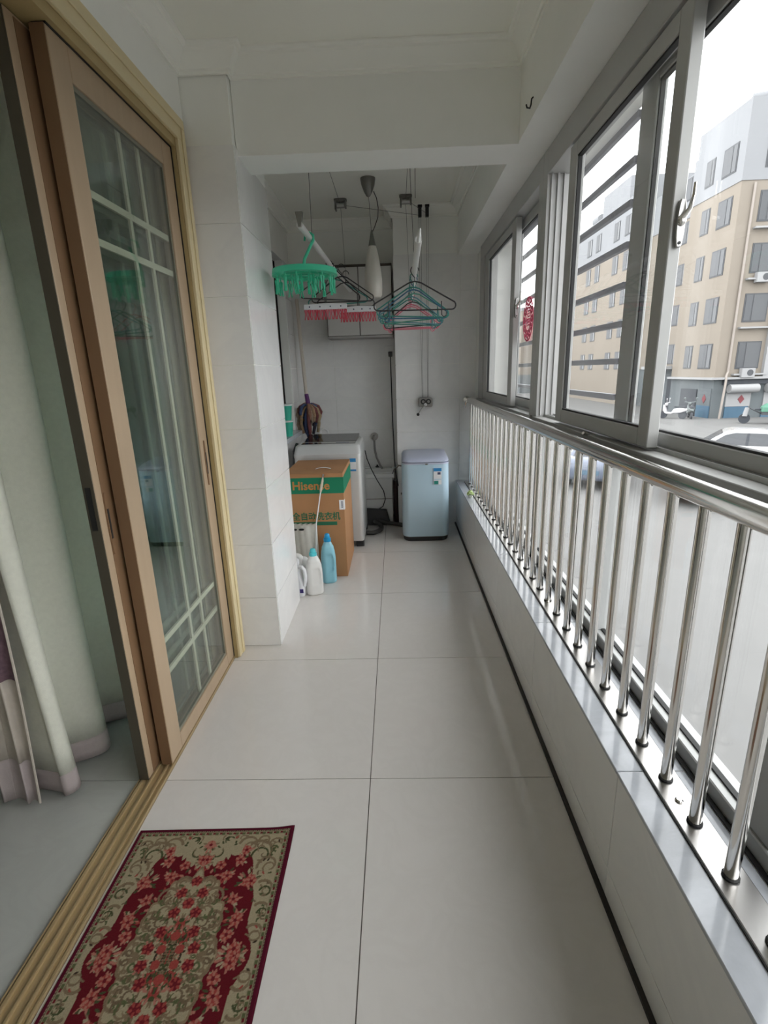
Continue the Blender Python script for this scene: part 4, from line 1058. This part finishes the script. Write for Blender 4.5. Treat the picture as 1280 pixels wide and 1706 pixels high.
build('hook', MB().tube([(gx, gy, gz + 0.05), (gx + 0.004, gy, gz + 0.075), (gx + 0.036, gy + 0.01, gz + 0.135), (gx + 0.052, hy, gz + 0.165), (gx + 0.052, hy, gz + 0.190), (gx + 0.034, hy, gz + 0.203), (gx + 0.012, hy, gz + 0.190), (gx + 0.006, hy, gz + 0.165)], [0.009, 0.008, 0.008, 0.008, 0.008, 0.007, 0.006, 0.005], 10), 'mint', gc, smooth=True)
def peg(par, x, y, z, m, L=0.072, ang=0.0):
    mb = MB()
    ux, uy = cos(ang), sin(ang)
    for s in (-1, 1):
        p = lambda u, v, w: (x + ux * u - uy * v, y + uy * u + ux * v, z + w)
        o = [(s * 0.003, 0), (s * 0.011, -0.10 * L), (s * 0.006, -0.5 * L), (s * 0.012, -L), (s * 0.007, -L), (s * 0.001, -0.5 * L)]
        mb.loft([[p(u, -0.005, w) for u, w in o], [p(u, 0.005, w) for u, w in o]])
    build('peg', mb, m, par)
for k in range(14):
    a = 2 * pi * k / 14 + 0.1
    px, py = gx + 0.150 * cos(a), gy + 0.150 * sin(a)
    build('chain', MB().cyl((px, py, gz - 0.005), (px, py, gz - 0.026), 0.0035, 6), 'mint', gc)
    peg(gc, px, py, gz - 0.022, 'mint', 0.072, a + 1.2)
for k in range(6):
    a = 2 * pi * k / 6 + 0.4
    px, py = gx + 0.065 * cos(a), gy + 0.065 * sin(a)
    build('chain', MB().cyl((px, py, gz - 0.004), (px, py, gz - 0.026), 0.0035, 6), 'mint', gc)
    peg(gc, px, py, gz - 0.022, 'mint', 0.066, a)
# ---- white clip bars with red pegs
mat('peg_red', lin(206, 70, 90), 0.4)
def clip_bar(x0, x1, y, z, label, n):
    t = thing('clip_bar', label, 'clip hanger', (0.5 * (x0 + x1), y, z), group='white clip bars with red pegs')
    xm = 0.5 * (x0 + x1)
    build('bar', MB().loft([[(x0, y + a, z + b) for a, b in ((-.016, -.016), (.016, -.016), (.016, .012), (-.016, .016))], [(xm, y + a, z + b * 1.1) for a, b in ((-.018, -.016), (.018, -.016), (.018, .016), (-.018, .02))], [(x1, y + a, z + b) for a, b in ((-.016, -.016), (.016, -.016), (.016, .012), (-.016, .016))]]), 'bright_white', t, bevel=0.003)
    build('hook', MB().tube([(xm, y, z + 0.015), (xm, y, z + 0.12), (PL(y)[0] + 0.015, y, 2.115), (PL(y)[0] + 0.018, y, 2.128), (PL(y)[0], y, 2.142), (PL(y)[0] - 0.018, y, 2.128)], 0.0035, 8), 'black_plastic', t, smooth=True)
    for k in range(n):
        peg(t, x0 + 0.012 + (x1 - x0 - 0.024) * k / (n - 1), y + rr_.uniform(-.006, .006), z - 0.014, 'peg_red', 0.066, rr_.uniform(-.5, .5))
    for k in range(4):
        build('screw', MB().cyl((x0 + 0.04 + (x1 - x0 - 0.08) * k / 3, y - 0.021, z), (x0 + 0.04 + (x1 - x0 - 0.08) * k / 3, y - 0.017, z), 0.005, 8), 'ink', t)
clip_bar(-0.605, -0.315, 3.62, 1.868, 'white clip bar with red pegs, the nearer one on the left', 12)
clip_bar(-0.375, -0.125, 3.74, 1.858, 'white clip bar with red pegs, the farther one beside the lamp', 11)

# ---- small plant figure on the sill
pf = thing('plant_pot', 'tiny pot with a pale green plant on the parapet sill', 'plant', (0.585, 4.0, ZS))
build('pot', MB().lathe([(0.014, 0), (0.020, 0.025), (0.018, 0.026), (0.012, 0.02)], (0.585, 4.0, ZS), 16), mat('pale_pot', lin(200, 205, 190), 0.3), pf, smooth=True)
for k in range(14):
    a = k * 2.4; q = 0.006 + 0.0014 * k
    c = Vector((0.585 + q * cos(a), 4.0 + q * sin(a), ZS + 0.026 + 0.002 * (14 - k)))
    build('leaf', MB().ball(c, 0.011, 8, 6, (1, 1, 0.7)), mat('pale_leaf', lin(176, 196, 130), 0.5), pf, smooth=True)
# ================================================================== OUTSIDE
ZG = -2.3
mat('pavement', (0.148, 0.147, 0.144, 1), 0.9, spec=0.2, var=0.06, vscale=0.6)
gnd = struct('floor_street', MB().box(0.813, 140, -80, 190, ZG - 0.3, ZG), 'pavement', 'pale concrete street and yard outside the windows')
struct('wall_outside', MB().box(-1.2, 0.95, YN - 8, YB + 8, ZG - 0.3, -0.31), 'plaster', 'lower storey of the building under the balcony')
mat('cream_render', (0.232, 0.204, 0.172, 1), 0.9, spec=0.1, var=0.05, vscale=0.35)
mat('white_render', (0.235, 0.24, 0.25, 1), 0.9, spec=0.1, var=0.03, vscale=0.4)
mat('shop_grey', (0.1054, 0.119, 0.1258, 1), 0.8, var=0.08, vscale=0.7)
mat('ext_frame', (0.055, 0.058, 0.064, 1), 0.6)
mat('ext_pane', (0.05, 0.054, 0.06, 1), 0.2)
mat('ext_curtain', (0.085, 0.088, 0.094, 1), 0.6)
mat('ext_white', (0.2772, 0.2772, 0.2805, 1), 0.7)
mat('ext_blue', (0.051, 0.1054, 0.1598, 1), 0.7)
mat('ext_dark', (0.042, 0.0462, 0.0546, 1), 0.8)
mat('ext_red', (0.182, 0.049, 0.056, 1), 0.8)
mat('pipe_cream', (0.2772, 0.2442, 0.2178, 1), 0.7)

def ewin(par, axis, pos, u, z, w, h, split=0.66):
    """window of a far facade: frame part with two panes as sub-parts; facade looks along the negative axis"""
    def bx(a0, a1, b0, b1, d0, d1):
        return MB().box(pos - d1, pos - d0, a0, a1, b0, b1) if axis == 'x' else MB().box(a0, a1, pos - d1, pos - d0, b0, b1)
    u0, u1, z0, z1 = u - w / 2, u + w / 2, z - h / 2, z + h / 2
    f = build('window', bx(u0, u1, z0, z1, -0.05, 0.03), 'ext_frame', par)
    us = u0 + (1 - split) * w
    build('pane', bx(u0 + 0.08, us - 0.04, z0 + 0.08, z1 - 0.08, 0.03, 0.045), 'ext_pane', f)
    build('pane', bx(us + 0.04, u1 - 0.08, z0 + 0.08, z1 - 0.08, 0.03, 0.045), 'ext_curtain', f)
    return f
RZ = [1.72 + 2.88 * k for k in range(5)]
ba = thing('apartment_block', 'cream corner apartment block with a white top storey across the street', 'building', (27, 37.5, ZG))
build('wall', MB().box(21, 33, 34.8, 40.2, 0.33, 11.76), 'cream_render', ba)
build('top_storey', MB().box(20.95, 33.05, 34.75, 40.2, 11.76, 14.6).box(20.95, 33.05, 34.75, 39.9, 14.6, 16.0), 'white_render', ba)
build('ground_storey', MB().box(21.05, 33, 34.85, 40.2, ZG, 0.25), 'shop_grey', ba)
build('ledge', MB().box(20.7, 33.2, 34.5, 40.2, 0.22, 0.36), 'ext_white', ba)
for z in RZ:
    ewin(ba, 'x', 21 if z < 12 else 20.95, 36.15, z, 1.42, 1.6)
    ewin(ba, 'x', 21 if z < 12 else 20.95, 38.20, z, 0.95, 1.55)
    for x in (22.95, 26.0, 28.4):
        ewin(ba, 'y', 34.8 if z < 12 else 34.75, x, z, 1.5, 1.7)
        if z < 11: build('window_ledge', MB().box(x - 0.9, x + 1.2, 34.5, 34.8, z - 1.25, z - 1.15), 'ext_white', ba)
build('pilaster', MB().box(23.95, 24.55, 34.55, 34.80, 0.36, 11.76), 'ext_white', ba)
build('downpipe', MB().tube([(21.75, 34.68, 11.6), (21.75, 34.68, 0.7), (21.60, 34.55, 0.45), (21.55, 34.42, 0.1), (21.45, 34.42, ZG)], 0.07, 8), 'pipe_cream', ba, smooth=True)
for x, z in ((22.9, 0.62), (22.95, 6.35), (26.0, 3.4)):
    ac = build('air_conditioner', MB().box(x - 0.42, x + 0.42, 34.38, 34.72, z - 0.30, z + 0.28), 'ext_white', ba, bevel=0.02)
    build('fan_grille', MB().cyl((x + 0.1, 34.37, z), (x + 0.1, 34.385, z), 0.2, 18), 'ext_frame', ac)
for x0, x1 in ((21.9, 23.75), (24.35, 27.2), (27.5, 30)):
    build('awning_roll', MB().cyl((x0, 34.55, -0.38), (x1, 34.55, -0.38), 0.28, 16), 'ext_white', ba, smooth=True)
    build('shop_panel', MB().box(x0 + 0.05, x1 - 0.2, 34.78, 34.86, -1.55, -0.65), 'ext_white', ba)
    build('shop_dado', MB().box(x0 + 0.05, x1 - 0.2, 34.78, 34.86, ZG, -1.56), 'ext_blue', ba)
    xm = 0.5 * (x0 + x1) + 0.1
    build('red_diamond', MB().prism([(xm - 0.22, -1.08), (xm, -1.36), (xm + 0.22, -1.08), (xm, -0.80)], 'y', 34.76, 34.78), 'ext_red', ba)
build('sign_band', MB().box(21.6, 33, 34.7, 34.84, -0.12, 0.2), 'ext_dark', ba)
build('doorway', MB().box(20.98, 21.06, 36.6, 38.6, ZG, -0.45), 'ext_dark', ba)
build('side_panel', MB().box(20.99, 21.06, 34.95, 36.4, -1.5, -0.35), 'shop_grey', ba)
build('side_dado', MB().box(20.97, 21.06, 34.95, 36.4, ZG, -1.5), 'ext_blue', ba)
build('red_diamond', MB().prism([(35.6, -0.75), (35.82, -1.05), (35.6, -1.35), (35.38, -1.05)], 'x', 20.96, 20.99), 'ext_red', ba)
sh = build('solar_heater', MB().cyl((22.2, 36.9, 16.75), (23.8, 36.3, 16.75), 0.28, 14), 'white_render', ba, smooth=True)
build('heater_panel', MB().add([(21.9, 36.6, 16.55), (23.6, 35.95, 16.55), (23.2, 35.2, 16.05), (21.5, 35.85, 16.05), (21.9, 36.6, 16.48), (23.6, 35.95, 16.48), (23.2, 35.2, 15.99), (21.5, 35.85, 15.99)], [(0, 1, 2, 3), (4, 7, 6, 5), (0, 4, 5, 1), (1, 5, 6, 2), (2, 6, 7, 3), (3, 7, 4, 0)]), 'ext_frame', sh)

bb = thing('apartment_wing', 'cream apartment wing set back left of the corner block', 'building', (28, 44, ZG))
build('wall', MB().box(21.9, 33, 40.25, 48, 0.9, 11.6), 'cream_render', bb)
build('top_storey', MB().box(21.85, 33, 40.25, 48, 11.6, 14.4), 'white_render', bb)
build('ground_storey', MB().box(22.0, 33, 40.25, 48, ZG, 0.9), 'shop_grey', bb)
build('entrance_canopy', MB().box(20.2, 21.99, 40.3, 43.5, 0.92, 1.14), 'ext_white', bb)
build('entrance_door', MB().box(21.93, 22.02, 40.7, 42.5, ZG, 0.3), 'ext_dark', bb)
for z in RZ[:5]:
    for y in (42.2, 45.6):
        ewin(bb, 'x', 21.9 if z < 12 else 21.85, y, z + 0.3, 1.3, 1.5)
bc = thing('long_apartment_row', 'long cream apartment row farther down the street', 'building', (27, 62, ZG))
build('wall', MB().box(21, 33, 48.2, 74, ZG, 11.8), 'cream_render', bc)
build('top_storey', MB().box(20.95, 33, 48.2, 74, 11.8, 15.4).box(20.95, 33, 50.5, 56.5, 15.4, 17.2), 'white_render', bc)
for z in RZ:
    for y in (50.2, 52.6, 57.0, 59.4, 64.5, 67.0, 71.5):
        ewin(bc, 'x', 21 if z < 12 else 20.95, y, z, 1.25, 1.6)
for y in (58.5, 69):
    s = build('roof_tank', MB().cyl((21.6, y, 15.9), (21.6, y + 1.6, 15.9), 0.4, 14), 'white_render', bc, smooth=True)
bd = thing('low_yellow_house', 'low yellowish house at the far end of the street', 'building', (24, 92, ZG))
build('wall', MB().box(18, 33, 76, 112, 0.3, 9.0), 'cream_render', bd)
build('ground_storey', MB().box(18.05, 33, 76, 112, ZG, 0.3), 'shop_grey', bd)
build('parapet', MB().box(17.9, 33, 75.9, 112, 9.0, 9.4), 'white_render', bd)
for y in (80, 84, 89, 93, 99):
    for z in (2.2, 5.6):
        ewin(bd, 'x', 18, y, z, 1.5, 1.6)

# ---- vehicles
def car(name, label, loc, head, col, L=4.55):
    t = thing(name, label, 'car', (loc[0], loc[1], ZG), math.atan2(head[1], head[0]))
    m = mat('paint_' + name, col, 0.25, coat=0.6)
    def sec(x, w, z0, z1, r=0.12):
        return [(x, a, b) for a, b, _ in rrect(w, z1 - z0, r, 0, 0.5 * (z0 + z1), 0, 4)]
    h = L / 2
    build('car_body', MB().loft([sec(-h, 1.30, 0.42, 0.80), sec(-h + 0.12, 1.60, 0.30, 0.92), sec(-h + 0.7, 1.76, 0.24, 0.98), sec(-0.6, 1.80, 0.22, 0.95), sec(0.9, 1.80, 0.22, 0.92), sec(h - 0.75, 1.76, 0.24, 0.84), sec(h - 0.15, 1.62, 0.30, 0.72), sec(h, 1.35, 0.38, 0.62)]), m, t, smooth=True, local=True, angle=60)
    def ring(x0, x1, w0, z):
        return [(x, y, z) for x, y, _ in rrect(x1 - x0, w0, 0.16, 0.5 * (x0 + x1), 0, 0, 5)]
    cab = build('roof', MB().loft([ring(-1.62, 1.10, 1.66, 0.88), ring(-1.25, 0.72, 1.46, 1.18), ring(-0.98, 0.42, 1.30, 1.38), ring(-0.80, 0.22, 1.12, 1.43)]), m, t, smooth=True, local=True, angle=60)
    for s in (-1, 1):
        def q(x, z):      # point on the cabin side, slightly proud
            k = (z - 0.88) / 0.50
            return (x, s * (0.83 - 0.18 * k + 0.014), z)
        pts = [q(-1.30, 0.95), q(0.86, 0.95), q(0.42, 1.27), q(0.15, 1.345), q(-0.70, 1.345), q(-1.02, 1.25)]
        o = MB().loft([[(a, b - s * 0.03, c) for a, b, c in pts], pts])
        build('side_window', o, 'ext_pane', t, local=True)
        build('pillar', MB().loft([[(a, b + s * 0.004 + e, c) for a, b, c in (q(-0.24, 0.95), q(-0.16, 0.95), q(-0.20, 1.345), q(-0.26, 1.345))] for e in (0, s * 0.006)]), 'ext_dark', t, local=True)
    build('windscreen', MB().loft([[(1.05 + e, -0.66, 0.93), (1.05 + e, 0.66, 0.93), (0.50 + e, 0.55, 1.33), (0.50 + e, -0.55, 1.33)] for e in (0, 0.035)]), 'ext_pane', t, local=True)
    build('rear_window', MB().loft([[(-1.55 - e, -0.64, 0.95), (-1.55 - e, 0.64, 0.95), (-1.05 - e, 0.54, 1.33), (-1.05 - e, -0.54, 1.33)] for e in (0, 0.035)]), 'ext_pane', t, local=True)
    for x in (-h + 0.85, h - 0.85):
        for s in (-1, 1):
            wl_ = build('wheel', MB().cyl((x, s * 0.72, 0.32), (x, s * 0.91, 0.32), 0.32, 20), 'ext_dark', t, smooth=True, local=True)
            build('hubcap', MB().cyl((x, s * 0.90, 0.32), (x, s * 0.92, 0.32), 0.19, 16), 'ext_white', wl_, smooth=True)
    build('number_plate', MB().box(-h - 0.012, -h + 0.02, -0.24, 0.24, 0.50, 0.64), 'ext_blue', t, local=True)
    for s in (-1, 1):
        build('tail_lamp', MB().box(-h + 0.02, -h + 0.10, s * 0.62 - 0.13, s * 0.62 + 0.13, 0.68, 0.82), 'ext_red', t, local=True)
    return t
car('white_sedan', 'white sedan parked outside, its roof above the window sill', (12.0, 18.0), (-0.86, 0.50), (0.33, 0.33, 0.335, 1))
car('white_hatchback', 'white car seen low between the railing bars', (9.0, 14.6), (0.50, 0.866), (0.31, 0.31, 0.31, 1), 4.2)
car('blue_grey_car', 'blue-grey car beside the white one, seen through the railing', (6.9, 17.0), (0.50, 0.866), (0.11, 0.13, 0.18, 1), 4.2)

def scooter(label, loc, rz, col):
    t = thing('scooter', label, 'scooter', (loc[0], loc[1], ZG), rz, 'scooters by the shop fronts')
    m = mat('scooter_' + str(col), col, 0.4)
    for x in (-0.6, 0.6):
        build('wheel', MB().cyl((x, -0.05, 0.25), (x, 0.05, 0.25), 0.25, 16), 'ext_dark', t, smooth=True, local=True)
    build('body', MB().loft([[(x, a, b) for a, b, _ in rrect(w, hh, 0.06, 0, z, 0, 3)] for x, w, hh, z in ((-0.85, 0.16, 0.14, 0.62), (-0.5, 0.32, 0.34, 0.58), (-0.05, 0.30, 0.30, 0.52), (0.1, 0.32, 0.12, 0.36), (0.38, 0.34, 0.14, 0.38), (0.5, 0.30, 0.5, 0.62), (0.62, 0.2, 0.4, 0.72))]), m, t, smooth=True, local=True)
    build('seat', MB().loft([rrect(0.75, 0.28, 0.1, -0.4, 0, 0.74), rrect(0.7, 0.26, 0.1, -0.4, 0, 0.84)]), 'ext_dark', t, smooth=True, local=True)
    build('fork', MB().tube([(0.62, 0, 0.25), (0.50, 0, 0.70), (0.42, 0, 1.02)], 0.035, 8), 'ext_frame', t, smooth=True, local=True)
    build('handlebar', MB().tube([(0.34, -0.34, 1.08), (0.42, 0, 1.02), (0.34, 0.34, 1.08)], 0.03, 8).ball((0.46, 0, 0.95), 0.11), m, t, smooth=True, local=True)
    for s in (-1, 1):
        build('mirror', MB().tube([(0.38, s * 0.25, 1.06), (0.36, s * 0.33, 1.28)], 0.012, 6).ball((0.36, s * 0.35, 1.32), 0.075, 10, 8, (.4, 1, .8)), m, t, smooth=True, local=True)
    return t
scooter('white scooter parked by the street wall, left of the dark doorway', (18.9, 35.4), 2.4, (0.50, 0.49, 0.50, 1))
scooter('grey scooter in front of the dark shop doorway', (20.0, 35.3), 1.2, (0.16, 0.18, 0.18, 1))
tk = thing('cargo_tricycle', 'cargo tricycle with a green tarp parked by the shops', 'tricycle', (22.0, 31.0, ZG), -0.5)
build('cargo_bed', MB().box(-0.2, 1.5, -0.5, 0.5, 0.55, 0.75), 'ext_frame', tk, local=True)
build('tarp', MB().loft([rrect(1.8, 1.1, 0.1, 0.65, 0, 0.75), rrect(1.75, 1.05, 0.12, 0.65, 0, 1.0), rrect(1.3, 0.7, 0.2, 0.65, 0, 1.2)]), mat('tarp_green', (0.07, 0.19, 0.13, 1), 0.7), tk, smooth=True, local=True)
for x, y in ((1.2, -0.5), (1.2, 0.5), (-1.0, 0.0)):
    build('wheel', MB().cyl((x, y - 0.05, 0.3), (x, y + 0.05, 0.3), 0.3, 16), 'ext_dark', tk, smooth=True, local=True)
build('frame', MB().tube([(-1.0, 0, 0.3), (-0.85, 0, 0.95), (-0.2, 0, 0.6)], 0.04, 8).tube([(-0.85, -0.3, 1.0), (-0.85, 0.3, 1.0)], 0.03, 8), 'ext_frame', tk, smooth=True, local=True)
build('saddle', MB().ball((-0.35, 0, 0.85), 0.16, 12, 8, (1.2, .8, .4)), 'ext_dark', tk, smooth=True, local=True)
build('fairing', MB().loft([rrect(0.25, 0.4, 0.08, -1.0, 0, 0.45), rrect(0.2, 0.35, 0.08, -0.92, 0, 0.95)]), 'ext_white', tk, smooth=True, local=True)
